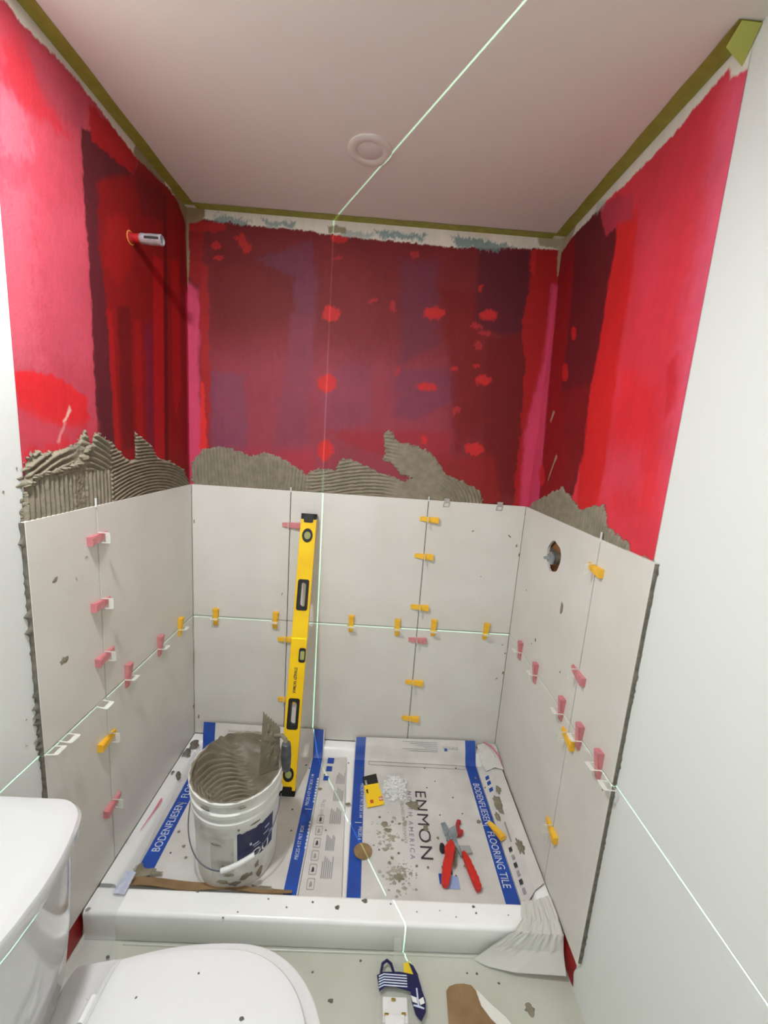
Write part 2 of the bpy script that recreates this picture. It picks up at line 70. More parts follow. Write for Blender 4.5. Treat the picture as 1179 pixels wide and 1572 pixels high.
CLIPS = [('B', 'V', 'Y', 1.026, 1.196), ('B', 'V', 'Y', 1.026, 1.027), ('B', 'V', 'Y', 1.026, 0.786), ('B', 'V', 'P', 1.026, 0.625), ('B', 'V', 'Y', 1.026, 0.409), ('B', 'V', 'Y', 1.026, 0.219), ('B', 'V', 'P', 0.426, 1.13), ('B', 'V', 'Y', 0.426, 0.591), ('B', 'V', 'Y', 0.426, 0.284), ('B', 'H', 'Y', 0.104, 0.681), ('B', 'H', 'Y', 0.374, 0.681), ('B', 'H', 'Y', 0.72, 0.681), ('B', 'H', 'Y', 0.933, 0.681), ('B', 'H', 'Y', 1.1, 0.681), ('B', 'H', 'Y', 1.343, 0.681), ('L', 'V', 'P', -0.5925, 1.189), ('L', 'V', 'P', -0.5925, 0.988), ('L', 'V', 'P', -0.5925, 0.818), ('L', 'V', 'Y', -0.5925, 0.538), ('L', 'V', 'P', -0.5925, 0.295), ('L', 'H', 'Y', -0.129, 0.681), ('L', 'H', 'P', -0.289, 0.681), ('L', 'H', 'P', -0.49, 0.681), ('L', 'H', 'N', -0.626, 0.681), ('L', 'H', 'N', -0.767, 0.681), ('L', 'H', 'N', -0.814, 0.681), ('R', 'V', 'Y', -0.6, 1.191), ('R', 'V', 'P', -0.6, 0.852), ('R', 'V', 'Y', -0.6, 0.632), ('R', 'V', 'Y', -0.6, 0.283), ('R', 'H', 'P', -0.155, 0.681), ('R', 'H', 'P', -0.323, 0.681), ('R', 'H', 'P', -0.544, 0.681), ('R', 'H', 'P', -0.665, 0.681), ('R', 'H', 'P', -0.774, 0.681), ('R', 'H', 'N', -0.838, 0.681)]
TILE_MARKS = [('B', 1.399, 1.144, 0.018, 0.007, -40), ('B', 1.436, 1.102, 0.008, 0.016, 0), ('B', 1.453, 1.061, 0.006, 0.02, 0), ('B', 1.292, 0.949, 0.006, 0.005, 0), ('B', 1.234, 1.157, 0.012, 0.006, 30), ('B', 1.43, 0.624, 0.006, 0.006, 0), ('B', 1.447, 0.582, 0.008, 0.008, 0), ('B', 1.45, 0.482, 0.01, 0.02, -20), ('B', 1.423, 0.45, 0.014, 0.006, 40), ('B', 1.458, 0.739, 0.004, 0.02, 0), ('B', 1.459, 0.17, 0.004, 0.01, 0), ('B', 0.4, 0.808, 0.004, 0.014, -20), ('B', 0.009, 1.119, 0.006, 0.02, 0), ('B', 0.263, 0.518, 0.003, 0.003, 0), ('B', 0.02, 0.166, 0.008, 0.02, 0), ('R', -0.274, 0.795, 0.012, 0.014, 0), ('R', -0.245, 0.763, 0.005, 0.006, 0), ('R', -0.438, 0.994, 0.018, 0.05, 0), ('R', -0.123, 0.942, 0.006, 0.006, 0), ('R', -0.493, 0.791, 0.006, 0.01, 0), ('R', -0.801, 0.634, 0.005, 0.006, 0), ('L', -0.753, 1.118, 0.02, 0.012, 20), ('L', -0.684, 1.097, 0.004, 0.004, 0), ('L', -0.643, 1.145, 0.01, 0.004, 0), ('L', -0.745, 0.891, 0.03, 0.02, 0), ('L', -0.009, 0.224, 0.012, 0.02, 0), ('L', -0.047, 0.064, 0.02, 0.03, 0), ('L', -0.816, 1.378, 0.016, 0.008, 0), ('L', -0.82, 1.362, 0.02, 0.008, 10), ('L', -0.811, 1.328, 0.024, 0.012, 0), ('L', -0.817, 1.303, 0.02, 0.014, 0), ('L', -0.822, 1.403, 0.006, 0.004, 0), ('L', -0.855, 0.8, 0.004, 0.003, 0), ('L', -0.861, 0.734, 0.004, 0.003, 0), ('L', -0.859, 1.354, 0.005, 0.004, 0)]
CURB_SPECKS = [(0.083, -0.681, 0.005), (0.313, -0.676, 0.008), (0.417, -0.745, 0.004), (0.679, -0.694, 0.005), (0.758, -0.706, 0.011), (0.843, -0.684, 0.012), (1.192, -0.688, 0.007), (1.196, -0.706, 0.005), (0.012, -0.737, 0.009), (0.601, -0.711, 0.004), (0.539, -0.69, 0.004), (0.926, -0.69, 0.004), (1.008, -0.709, 0.003), (1.298, -0.708, 0.003), (1.081, -0.703, 0.003), (0.456, -0.729, 0.004), (1.13, -0.719, 0.003)]
CARD_SPECKS = [(1.136, -0.045, 0.008), (1.104, -0.105, 0.004), (1.252, -0.096, 0.005), (1.232, -0.039, 0.004), (1.085, -0.446, 0.006), (1.117, -0.437, 0.007), (0.963, -0.501, 0.006), (0.944, -0.379, 0.007), (0.912, -0.389, 0.018), (0.972, -0.386, 0.008), (0.894, -0.362, 0.006), (0.892, -0.492, 0.005), (0.939, -0.52, 0.009), (0.929, -0.537, 0.008), (1.005, -0.356, 0.004), (1.234, -0.33, 0.004), (1.204, -0.415, 0.005), (1.139, -0.341, 0.004), (1.203, -0.536, 0.009), (1.112, -0.594, 0.006), (1.161, -0.571, 0.004), (1.066, -0.547, 0.005), (1.026, -0.544, 0.007), (0.815, -0.123, 0.006), (0.576, -0.138, 0.005), (0.638, -0.245, 0.011), (0.558, -0.121, 0.005), (0.75, -0.097, 0.004), (0.763, -0.31, 0.012), (0.648, -0.17, 0.005), (0.687, -0.427, 0.004), (1.101, -0.212, 0.004), (1.143, -0.176, 0.003), (1.332, -0.147, 0.008), (1.371, -0.089, 0.008), (1.364, -0.197, 0.008), (1.294, -0.362, 0.012), (1.208, -0.255, 0.004), (0.147, -0.458, 0.007), (0.189, -0.512, 0.008), (0.214, -0.549, 0.007), (0.155, -0.536, 0.005), (0.543, -0.346, 0.005), (0.557, -0.435, 0.004), (0.581, -0.494, 0.003)]

# ------------------------------------------------------------------ helpers
def lin(c):
    out = []
    for v in c[:3]:
        v = v / 255.0
        out.append(v / 12.92 if v <= 0.04045 else ((v + 0.055) / 1.055) ** 2.4)
    return tuple(out) + (1.0,)
_mats = {}
def mat(name, rgb, rough=0.5, rgb2=None, nscale=8.0, bump=0.0, bscale=60.0, metal=0.0, spec=0.5, stretch=None, mixpos=(0.35, 0.65), detail=4.0, coat=0.0):
    if name in _mats: return _mats[name]
    m = bpy.data.materials.new(name); m.use_nodes = True; nt = m.node_tree; b = nt.nodes['Principled BSDF']
    b.inputs['Base Color'].default_value = lin(rgb); b.inputs['Roughness'].default_value = rough
    b.inputs['Metallic'].default_value = metal; b.inputs['Specular IOR Level'].default_value = spec
    if coat: b.inputs['Coat Weight'].default_value = coat; b.inputs['Coat Roughness'].default_value = 0.08
    if rgb2 or bump:
        tc = nt.nodes.new('ShaderNodeTexCoord'); src = tc.outputs['Object']
        if stretch:
            mp = nt.nodes.new('ShaderNodeMapping'); mp.inputs['Scale'].default_value = stretch
            nt.links.new(src, mp.inputs['Vector']); src = mp.outputs['Vector']
    if rgb2:
        n = nt.nodes.new('ShaderNodeTexNoise'); n.inputs['Scale'].default_value = nscale; n.inputs['Detail'].default_value = detail
        nt.links.new(src, n.inputs['Vector'])
        r = nt.nodes.new('ShaderNodeValToRGB'); r.color_ramp.elements[0].position = mixpos[0]; r.color_ramp.elements[1].position = mixpos[1]
        r.color_ramp.elements[0].color = lin(rgb); r.color_ramp.elements[1].color = lin(rgb2)
        nt.links.new(n.outputs['Fac'], r.inputs['Fac']); nt.links.new(r.outputs['Color'], b.inputs['Base Color'])
    if bump:
        n2 = nt.nodes.new('ShaderNodeTexNoise'); n2.inputs['Scale'].default_value = bscale; n2.inputs['Detail'].default_value = 3.0
        nt.links.new(src, n2.inputs['Vector'])
        bp = nt.nodes.new('ShaderNodeBump'); bp.inputs['Strength'].default_value = bump; bp.inputs['Distance'].default_value = 0.002
        nt.links.new(n2.outputs['Fac'], bp.inputs['Height']); nt.links.new(bp.outputs['Normal'], b.inputs['Normal'])
    _mats[name] = m
    return m
def film_mat(name, rgb, alpha, rough=0.2):
    m = bpy.data.materials.new(name); m.use_nodes = True; b = m.node_tree.nodes['Principled BSDF']
    b.inputs['Base Color'].default_value = lin(rgb); b.inputs['Roughness'].default_value = rough; b.inputs['Alpha'].default_value = alpha
    return m
def attr_mat(name, rough, bump, bscale):
    m = bpy.data.materials.new(name); m.use_nodes = True; nt = m.node_tree; b = nt.nodes['Principled BSDF']
    a = nt.nodes.new('ShaderNodeAttribute'); a.attribute_name = 'coat'; nt.links.new(a.outputs['Color'], b.inputs['Base Color'])
    b.inputs['Roughness'].default_value = rough; b.inputs['Specular IOR Level'].default_value = 0.3
    tc = nt.nodes.new('ShaderNodeTexCoord'); n = nt.nodes.new('ShaderNodeTexNoise'); n.inputs['Scale'].default_value = bscale; n.inputs['Detail'].default_value = 3
    nt.links.new(tc.outputs['Object'], n.inputs['Vector'])
    bp = nt.nodes.new('ShaderNodeBump'); bp.inputs['Strength'].default_value = bump; bp.inputs['Distance'].default_value = 0.002
    nt.links.new(n.outputs['Fac'], bp.inputs['Height']); nt.links.new(bp.outputs['Normal'], b.inputs['Normal'])
    return m

class MB:
    """Collects geometry, then links it as ONE mesh object."""
    def __init__(s): s.v = []; s.f = []; s.mi = []
    def add(s, vs, fs, mi=0):
        o = len(s.v); s.v += [tuple(p) for p in vs]
        for f in fs: s.f.append([o + i for i in f]); s.mi.append(mi)
        return s
    def box(s, a, b, mi=0, bev=0.0):
        x0, y0, z0 = a; x1, y1, z1 = b
        if bev <= 0:
            return s.add([(x0,y0,z0),(x1,y0,z0),(x1,y1,z0),(x0,y1,z0),(x0,y0,z1),(x1,y0,z1),(x1,y1,z1),(x0,y1,z1)],
                         [(3,2,1,0),(4,5,6,7),(0,1,5,4),(1,2,6,5),(2,3,7,6),(3,0,4,7)], mi)
        bm = bmesh.new(); bmesh.ops.create_cube(bm, size=1.0)
        for v in bm.verts: v.co = ((x0+x1)/2 + v.co.x*(x1-x0), (y0+y1)/2 + v.co.y*(y1-y0), (z0+z1)/2 + v.co.z*(z1-z0))
        bmesh.ops.bevel(bm, geom=bm.edges[:], offset=bev, segments=2, affect='EDGES', profile=0.5)
        return s.bm(bm, mi)
    def bm(s, bm, mi=0):
        bm.verts.index_update()
        s.add([v.co[:] for v in bm.verts], [[v.index for v in f.verts] for f in bm.faces], mi); bm.free(); return s
    def prism(s, poly, z0, z1, mi=0, axes=None):
        """poly (a,b) extruded along c; axes maps (a,b,c)->xyz"""
        ax = axes or (lambda a, b, c: (a, b, c)); n = len(poly)
        vs = [ax(a, b, z0) for a, b in poly] + [ax(a, b, z1) for a, b in poly]
        fs = [list(range(n))[::-1], list(range(n, 2*n))] + [(i, (i+1) % n, n+(i+1) % n, n+i) for i in range(n)]
        return s.add(vs, fs, mi)
    def ring(s, outer, inner, z0, z1, mi=0, axes=None):
        ax = axes or (lambda a, b, c: (a, b, c)); n = len(outer)
        vs = [ax(a, b, z0) for a, b in outer] + [ax(a, b, z0) for a, b in inner] + [ax(a, b, z1) for a, b in outer] + [ax(a, b, z1) for a, b in inner]
        fs = []
        for i in range(n):
            j = (i+1) % n
            fs += [(i, n+i, n+j, j), (2*n+i, 2*n+j, 3*n+j, 3*n+i), (i, j, 2*n+j, 2*n+i), (n+i, 3*n+i, 3*n+j, n+j)]
        return s.add(vs, fs, mi)
    def lathe(s, prof, n=32, axes=None, mi=0, cap=(True, True)):
        ax = axes or (lambda a, b, c: (a, b, c)); vs = []
        for r, z in prof:
            for i in range(n):
                t = 2*math.pi*i/n; vs.append(ax(r*math.cos(t), r*math.sin(t), z))
        fs = []
        for k in range(len(prof)-1):
            for i in range(n):
                j = (i+1) % n; fs.append((k*n+i, k*n+j, (k+1)*n+j, (k+1)*n+i))
        if cap[0]: fs.append(list(range(n))[::-1])
        if cap[1]: fs.append([(len(prof)-1)*n+i for i in range(n)])
        return s.add(vs, fs, mi)
    def tube(s, pts, r, n=10, mi=0):
        pts = [Vector(p) for p in pts]; rs = r if isinstance(r, (list, tuple)) else [r]*len(pts); vs = []; prev = None
        for i, p in enumerate(pts):
            t = (pts[min(i+1, len(pts)-1)] - pts[max(i-1, 0)]).normalized()
            if prev is None: u = t.orthogonal().normalized()
            else: u = (prev - t*prev.dot(t)).normalized()
            prev = u; w = t.cross(u)
            for k in range(n):
                a = 2*math.pi*k/n; vs.append(p + (u*math.cos(a) + w*math.sin(a))*rs[i])
        fs = []
        for i in range(len(pts)-1):
            for k in range(n):
                j = (k+1) % n; fs.append((i*n+k, i*n+j, (i+1)*n+j, (i+1)*n+k))
        fs.append(list(range(n))[::-1]); fs.append([(len(pts)-1)*n+k for k in range(n)])
        return s.add(vs, fs, mi)
    def grid(s, fn, us, vs_, mi=None):
        o = len(s.v); nu, nv = len(us), len(vs_)
        for v in vs_:
            for u in us: s.v.append(tuple(fn(u, v)))
        for j in range(nv-1):
            for i in range(nu-1):
                s.f.append([o+j*nu+i, o+j*nu+i+1, o+(j+1)*nu+i+1, o+(j+1)*nu+i]); s.mi.append(mi(i, j) if mi else 0)
        return s
    def sheet(s, fn, us, vs_, th, mi=None, edge=1):
        """thin sheet of real thickness: fn gives the top, th is dropped along -z"""
        nu, nv = len(us), len(vs_); o = len(s.v)
        s.grid(fn, us, vs_, mi); o2 = len(s.v)
        s.v += [(x, y, z-th) for x, y, z in s.v[o:o2]]
        for j in range(nv-1):
            for i in range(nu-1):
                s.f.append([o2+j*nu+i, o2+(j+1)*nu+i, o2+(j+1)*nu+i+1, o2+j*nu+i+1]); s.mi.append(edge)
        rim = [j for j in range(nu)] + [j*nu+nu-1 for j in range(1, nv)] + [(nv-1)*nu+i for i in range(nu-2, -1, -1)] + [j*nu for j in range(nv-2, 0, -1)]
        for k in range(len(rim)):
            a, b = rim[k], rim[(k+1) % len(rim)]; s.f.append([o+b, o+a, o2+a, o2+b]); s.mi.append(edge)
        return s
    def mesh(s, name, mats):
        me = bpy.data.meshes.new(name); me.from_pydata(s.v, [], s.f)
        mats = mats if isinstance(mats, (list, tuple)) else [mats]
        for m in mats: me.materials.append(m)
        if any(s.mi): me.polygons.foreach_set('material_index', s.mi)
        return me
    def build(s, name, mats, parent=None, smooth=False, loc=None, angle=40):
        me = s.mesh(name, mats)
        bm = bmesh.new(); bm.from_mesh(me); bmesh.ops.recalc_face_normals(bm, faces=bm.faces); bm.to_mesh(me); bm.free()
        if smooth: smooth_mesh(me, angle)
        return link(name, me, parent, loc)
def smooth_mesh(me, angle=40):
    me.polygons.foreach_set('use_smooth', [True]*len(me.polygons))
    me.set_sharp_from_angle(angle=math.radians(angle))
def link(name, data, parent=None, loc=None):
    o = bpy.data.objects.new(name, data); COL.objects.link(o)
    if loc is not None: o.location = loc
    if parent is not None: o.parent = parent
    return o
def tag(o, label, cat=None, group=None, kind=None):
    if label: o['label'] = label
    if cat: o['category'] = cat
    if group: o['group'] = group
    if kind: o['kind'] = kind
    return o
def thing(name, label, cat, loc=(0, 0, 0), group=None, mw=None):
    o = bpy.data.objects.new(name, None); COL.objects.link(o); o.empty_display_size = 0.05
    if mw is not None: o.matrix_world = mw
    else: o.location = loc
    return tag(o, label, cat, group)
def rrect(x0, y0, x1, y1, r, n=4):
    pts = []
    for cx, cy, a0 in ((x1-r, y1-r, 0), (x0+r, y1-r, 90), (x0+r, y0+r, 180), (x1-r, y0+r, 270)):
        for i in range(n+1):
            a = math.radians(a0 + 90*i/n); pts.append((cx + r*math.cos(a), cy + r*math.sin(a)))
    return pts
def circ(cx, cy, rx, ry=None, n=24):
    ry = ry or rx
    return [(cx + rx*math.cos(2*math.pi*i/n), cy + ry*math.sin(2*math.pi*i/n)) for i in range(n)]
def frame(o, a, b, c):
    m = Matrix((Vector(a), Vector(b), Vector(c))).transposed().to_4x4(); m.translation = Vector(o); return m
def lettering(text, size, m, material, parent, mw, align='LEFT', offset=0.0, sx=1.0, name='printed_lettering'):
    """flat print: text in the xy plane of frame mw (relative to the parent)"""
    cu = bpy.data.curves.new('t', 'FONT'); cu.body = text; cu.size = size; cu.align_x = align; cu.align_y = 'CENTER'; cu.offset = offset; cu.space_character = m
    cu.resolution_u = 3
    o = bpy.data.objects.new('t', cu); COL.objects.link(o)
    dg = bpy.context.evaluated_depsgraph_get(); dg.update()
    me = bpy.data.meshes.new_from_object(o.evaluated_get(dg)); bpy.data.objects.remove(o); bpy.data.curves.remove(cu)
    me.transform(mw @ Matrix.Diagonal((sx, 1, 1, 1))); me.materials.clear(); me.materials.append(material); me.name = name
    return link(name, me, parent)

# numpy noise -------------------------------------------------------
def _h(i, j, s):
    n = (i.astype(np.int64)*374761393 + j.astype(np.int64)*668265263 + s*974634777) & 0xffffffff
    n = ((n ^ (n >> 13))*1274126177) & 0xffffffff
    return ((n ^ (n >> 16)) & 0xffff)/65535.0
def vnoise(x, y, s=0):
    i = np.floor(x); j = np.floor(y); fx = x-i; fy = y-j; fx = fx*fx*(3-2*fx); fy = fy*fy*(3-2*fy)
    return (_h(i, j, s)*(1-fx) + _h(i+1, j, s)*fx)*(1-fy) + (_h(i, j+1, s)*(1-fx) + _h(i+1, j+1, s)*fx)*fy
def fbm(x, y, s=0, o=4):
    t = 0; a = 0.5
    for k in range(o): t = t + a*vnoise(x*2**k, y*2**k, s+k*17); a *= 0.5
    return t*1.07 - 0.5
def sdf(px, py, poly):
    d = np.full(px.shape, 1e9); inside = np.zeros(px.shape, bool); n = len(poly)
    for k in range(n):
        ax, ay = poly[k]; bx, by = poly[(k+1) % n]
        ex, ey = bx-ax, by-ay; L2 = ex*ex+ey*ey+1e-12
        t = np.clip(((px-ax)*ex + (py-ay)*ey)/L2, 0, 1)
        d = np.minimum(d, (px-ax-t*ex)**2 + (py-ay-t*ey)**2)
        if ay != by:
            c = ((ay > py) != (by > py)) & (px < (bx-ax)*(py-ay)/(by-ay) + ax); inside ^= c
    d = np.sqrt(d); return np.where(inside, -d, d)
def np_mesh(name, verts, faces):
    me = bpy.data.meshes.new(name); nv, nf = len(verts), len(faces)
    me.vertices.add(nv); me.vertices.foreach_set('co', verts.astype(np.float32).ravel())
    me.loops.add(nf*4); me.loops.foreach_set('vertex_index', faces.astype(np.int32).ravel())
    me.polygons.add(nf); me.polygons.foreach_set('loop_start', np.arange(0, nf*4, 4, dtype=np.int32))
    me.update(calc_edges=True); me.validate(); return me
def blob(mb, o, a, b, n, ra, rb, h, seed, k=11):
    """small flat dab of mortar lying on the plane spanned by a, b"""
    rnd = random.Random(seed); o = Vector(o); a = Vector(a); b = Vector(b); n = Vector(n)
    rad = [0.65 + 0.6*rnd.random() for _ in range(k)]; vs = []
    for sc, hh in ((1.0, 0.0), (0.72, 0.7), (0.35, 1.0)):
        for i in range(k):
            t = 2*math.pi*i/k; vs.append(o + a*(ra*sc*rad[i]*math.cos(t)) + b*(rb*sc*rad[i]*math.sin(t)) + n*(h*hh*(0.7+0.5*rnd.random()) if hh else 0))
    fs = [(r*k+i, r*k+(i+1) % k, (r+1)*k+(i+1) % k, (r+1)*k+i) for r in range(2) for i in range(k)] + [[2*k+i for i in range(k)]]
    return mb.add(vs, fs)

# ------------------------------------------------------------------ materials
M_WALL = mat('white_wall_paint', (225, 228, 224), 0.55, bump=0.08, bscale=180)
M_CEIL = mat('ceiling_paint', (224, 215, 208), 0.75, bump=0.06, bscale=200)
M_FLOORFILM = mat('floor_covering', (196, 196, 184), 0.38, (182, 182, 168), 3.5, 0.25, 9.0)
M_TILE = mat('porcelain_tile', (220, 217, 210), 0.38, (213, 209, 201), 5.0, 0.10, 14.0, spec=0.8)
M_MORTAR = mat('thinset_mortar', (140, 131, 112), 0.85, (124, 116, 98), 30.0, 0.35, 220.0)
M_WETMORTAR = mat('wet_mortar', (118, 109, 92), 0.5, (104, 96, 80), 26.0, 0.3, 160.0)
M_DARKMORTAR = mat('joint_mortar', (118, 112, 101), 0.9, (94, 88, 78), 60.0, 0.4, 200.0)
M_JOINT = mat('open_joint', (62, 57, 51), 0.9)
M_COAT = attr_mat('waterproof_membrane', 0.62, 0.3, 160.0)
M_RED = mat('red_membrane', (188, 30, 30), 0.42, (150, 22, 26), 12.0, 0.3, 120.0)
M_TAPE = mat('green_masking_tape', (152, 150, 58), 0.6, (140, 138, 50), 40.0, 0.1, 300.0)
M_WHITEPL = mat('white_plastic', (232, 231, 228), 0.28)
M_PAN = mat('acrylic_white', (248, 248, 246), 0.22, (242, 241, 237), 6.0, 0.05, 20.0)
M_CARD = mat('white_carton', (212, 209, 204), 0.6, (196, 192, 186), 7.0, 0.15, 30.0)
M_KRAFT = mat('kraft_board', (150, 122, 86), 0.85, (132, 104, 70), 18.0, 0.2, 80.0)
M_BLUE = mat('blue_print', (22, 74, 168), 0.5, (30, 66, 150), 20.0)
M_BLUEPALE = mat('pale_blue_print', (150, 164, 206), 0.55)
M_NAVY = mat('navy_print', (24, 26, 86), 0.4, (20, 22, 66), 20.0)
M_INK = mat('dark_ink', (52, 50, 52), 0.6)
M_GREYINK = mat('grey_ink', (150, 148, 146), 0.6)
M_WHITEINK = mat('pale_ink', (206, 214, 232), 0.6)
M_YELLOW = mat('yellow_plastic', (246, 196, 56), 0.45, (240, 182, 44), 30.0)
M_PINK = mat('pink_plastic', (214, 140, 142), 0.45, (200, 120, 126), 30.0)
M_CLIP = film_mat('clip_plastic', (236, 236, 228), 0.62, 0.25)
M_LEVEL = mat('level_yellow', (250, 208, 24), 0.35, (240, 192, 16), 8.0)
M_BLACK = mat('black_rubber', (26, 25, 25), 0.5)
M_VIAL = mat('vial_green', (158, 162, 104), 0.15, coat=0.6)
M_STEEL = mat('zinc_steel', (176, 184, 190), 0.3, (150, 158, 164), 30.0, metal=0.75)
M_REDGRIP = mat('red_grip', (206, 40, 28), 0.42, (188, 32, 22), 40.0)
M_BRASS = mat('dirty_brass', (132, 122, 104), 0.45, (98, 88, 70), 30.0, metal=0.4)
M_WOOD = mat('stud_wood', (150, 98, 50), 0.8, (96, 58, 28), 10.0, 0.3, 40.0)
M_DARK = mat('cavity_dark', (22, 16, 13), 0.9)
M_SEAT = mat('seat_plastic', (214, 214, 213), 0.3)
M_PORC = mat('porcelain', (202, 202, 201), 0.08, coat=0.5)
M_FILM = film_mat('plastic_film', (228, 226, 218), 0.68, 0.14)
M_CLEAR = film_mat('clear_film', (236, 236, 234), 0.15, 0.08)
M_GREYPL = mat('grey_handle', (60, 62, 66), 0.5, (86, 88, 90), 30.0)
M_CHROME = mat('silver_wrap', (206, 206, 208), 0.25, (170, 168, 172), 40.0, 0.3, 60.0, metal=0.5)
M_BUCKET = mat('bucket_white', (232, 231, 226), 0.3, (196, 192, 182), 9.0, mixpos=(0.52, 0.72))

# ------------------------------------------------------------------ the room
def struct(name, mb, m, smooth=False):
    o = mb.build(name, m, None, smooth); o['kind'] = 'structure'; return o
floor = struct('floor', MB().box((-0.12, NEAR-0.1, FLOOR-0.1), (W+0.12, 0.112, FLOOR)), M_FLOORFILM)
ceiling = struct('ceiling', MB().box((-0.012, NEAR, CEIL), (W+0.012, 0.012, CEIL+0.1)), M_CEIL)
wall_left = struct('wall_left', MB().box((-0.112, NEAR, FLOOR), (-TB, TB, CEIL)), M_WALL)
wall_back = struct('wall_back', MB().box((-0.112, TB, FLOOR), (W+0.112, 0.112, CEIL+0.1)), M_WALL)
wall_front = struct('wall_front', MB().box((-0.112, NEAR-0.1, FLOOR), (W+0.112, NEAR, CEIL)), M_WALL)
VY, VZ = -0.322, 1.147                                    # valve opening
wr = MB(); x0, x1 = W+TB, W+0.112
for a, b in (((x0, NEAR, FLOOR), (x1, TB, VZ-0.072)), ((x0, NEAR, VZ+0.072), (x1, TB, CEIL)),
             ((x0, NEAR, VZ-0.072), (x1, VY-0.072, VZ+0.072)), ((x0, VY+0.072, VZ-0.072), (x1, TB, VZ+0.072))): wr.box(a, b)
wall_right = struct('wall_right', wr, M_WALL)
cv = MB().box((W+0.085, VY-0.0715, VZ-0.0715), (W+0.10, VY+0.0715, VZ+0.0715))
cv.build('stud_cavity', M_DARK, wall_right)
MB().box((W+0.016, VY-0.03, VZ+0.020), (W+0.084, VY+0.0715, VZ+0.0715)).build('stud', M_WOOD, wall_right)
MB().box((W+0.020, VY-0.03, VZ-0.0715), (W+0.084, VY+0.0715, VZ-0.026)).build('stud', M_WOOD, wall_right)

# red waterproofing: brushed coats as colour on a fine grid; (along, height) in metres of each wall
def coat(wall, place, s0, s1, z0, z1, base, layers, seed, step=0.003):
    ns = int((s1-s0)/step)+1; nz = int((z1-z0)/step)+1
    S, Zv = np.meshgrid(np.linspace(s0, s1, ns), np.linspace(z0, z1, nz))
    col = np.empty(S.shape + (3,)); col[:] = lin(base)[:3]
    n1 = fbm(S*70, Zv*40, seed, 4); n2 = fbm(S*70+31, Zv*40+9, seed+5, 4); n3 = fbm(S*260, Zv*90, seed+11, 3)
    streak = fbm(S*120, Zv*9, seed+23, 3); cloud = fbm(S*9, Zv*7, seed+31, 4) + 0.45*fbm(S*48, Zv*44, seed+61, 3); brush = fbm(S*300, Zv*22, seed+41, 2)
    col *= (1 + 0.10*streak + 0.26*cloud)[..., None]
    for k, (rgb, soft, amp, alpha, poly) in enumerate(layers):
        px = [p[0] for p in poly]; pz = [p[1] for p in poly]; mg = soft*2 + amp*2 + 0.01
        i0 = max(0, int((min(px)-mg-s0)/(s1-s0)*(ns-1))); i1 = min(ns, int((max(px)+mg-s0)/(s1-s0)*(ns-1))+2)
        j0 = max(0, int((min(pz)-mg-z0)/(z1-z0)*(nz-1))); j1 = min(nz, int((max(pz)+mg-z0)/(z1-z0)*(nz-1))+2)
        if i1 <= i0 or j1 <= j0: continue
        sl = (slice(j0, j1), slice(i0, i1))
        d = sdf(S[sl] + amp*2.0*n1[sl], Zv[sl] + amp*2.0*n2[sl], poly) + amp*1.6*n3[sl]
        a = np.clip(0.5 - d/(2*soft), 0, 1); a = a*a*(3-2*a)*alpha
        a = np.clip(a + (1.3*brush[sl] + 0.9*n3[sl])*a*(alpha-a), 0, 1)
        c = np.array(lin(rgb)[:3])*(1 + 0.10*streak[sl] + 0.22*cloud[sl])[..., None]
        col[sl] = col[sl]*(1-a[..., None]) + c*a[..., None]
    h = 0.0010 + 0.0004*n1
    P = np.stack(place(S, Zv, h), -1).reshape(-1, 3)
    ii, jj = np.meshgrid(np.arange(ns-1), np.arange(nz-1)); q = (jj*ns+ii).ravel()
    me = np_mesh('membrane_coat', P, np.stack([q, q+1, q+ns+1, q+ns], -1))
    at = me.color_attributes.new('coat', 'FLOAT_COLOR', 'POINT')
    at.data.foreach_set('color', np.concatenate([np.clip(col.reshape(-1, 3), 0, 1), np.ones((ns*nz, 1))], 1).astype(np.float32).ravel())
    me.materials.append(M_COAT); me.polygons.foreach_set('use_smooth', [True]*len(me.polygons))
    o = link('membrane_coat', me, wall); o['label'] = 'brushed red and pink waterproofing coat on the wall'; return o
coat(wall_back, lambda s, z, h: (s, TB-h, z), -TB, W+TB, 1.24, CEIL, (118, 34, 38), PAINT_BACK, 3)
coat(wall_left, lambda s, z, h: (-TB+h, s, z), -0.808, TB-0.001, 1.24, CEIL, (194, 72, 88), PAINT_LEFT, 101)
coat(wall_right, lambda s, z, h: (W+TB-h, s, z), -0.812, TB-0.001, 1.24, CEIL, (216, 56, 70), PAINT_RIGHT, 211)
for wl, x in ((wall_left, -TB), (wall_right, W+TB)):          # the same coat low down, by the curb ends
    t = 0.001 if x < 0 else -0.001
    g = MB().grid(lambda u, v: (x+t, u + 0.004*math.sin(v*90), v), [-0.812 + 0.008*i for i in range(11)], [FLOOR + 0.004 + 0.012*i for i in range(12)])
    g.build('membrane_coat', M_RED, wl)

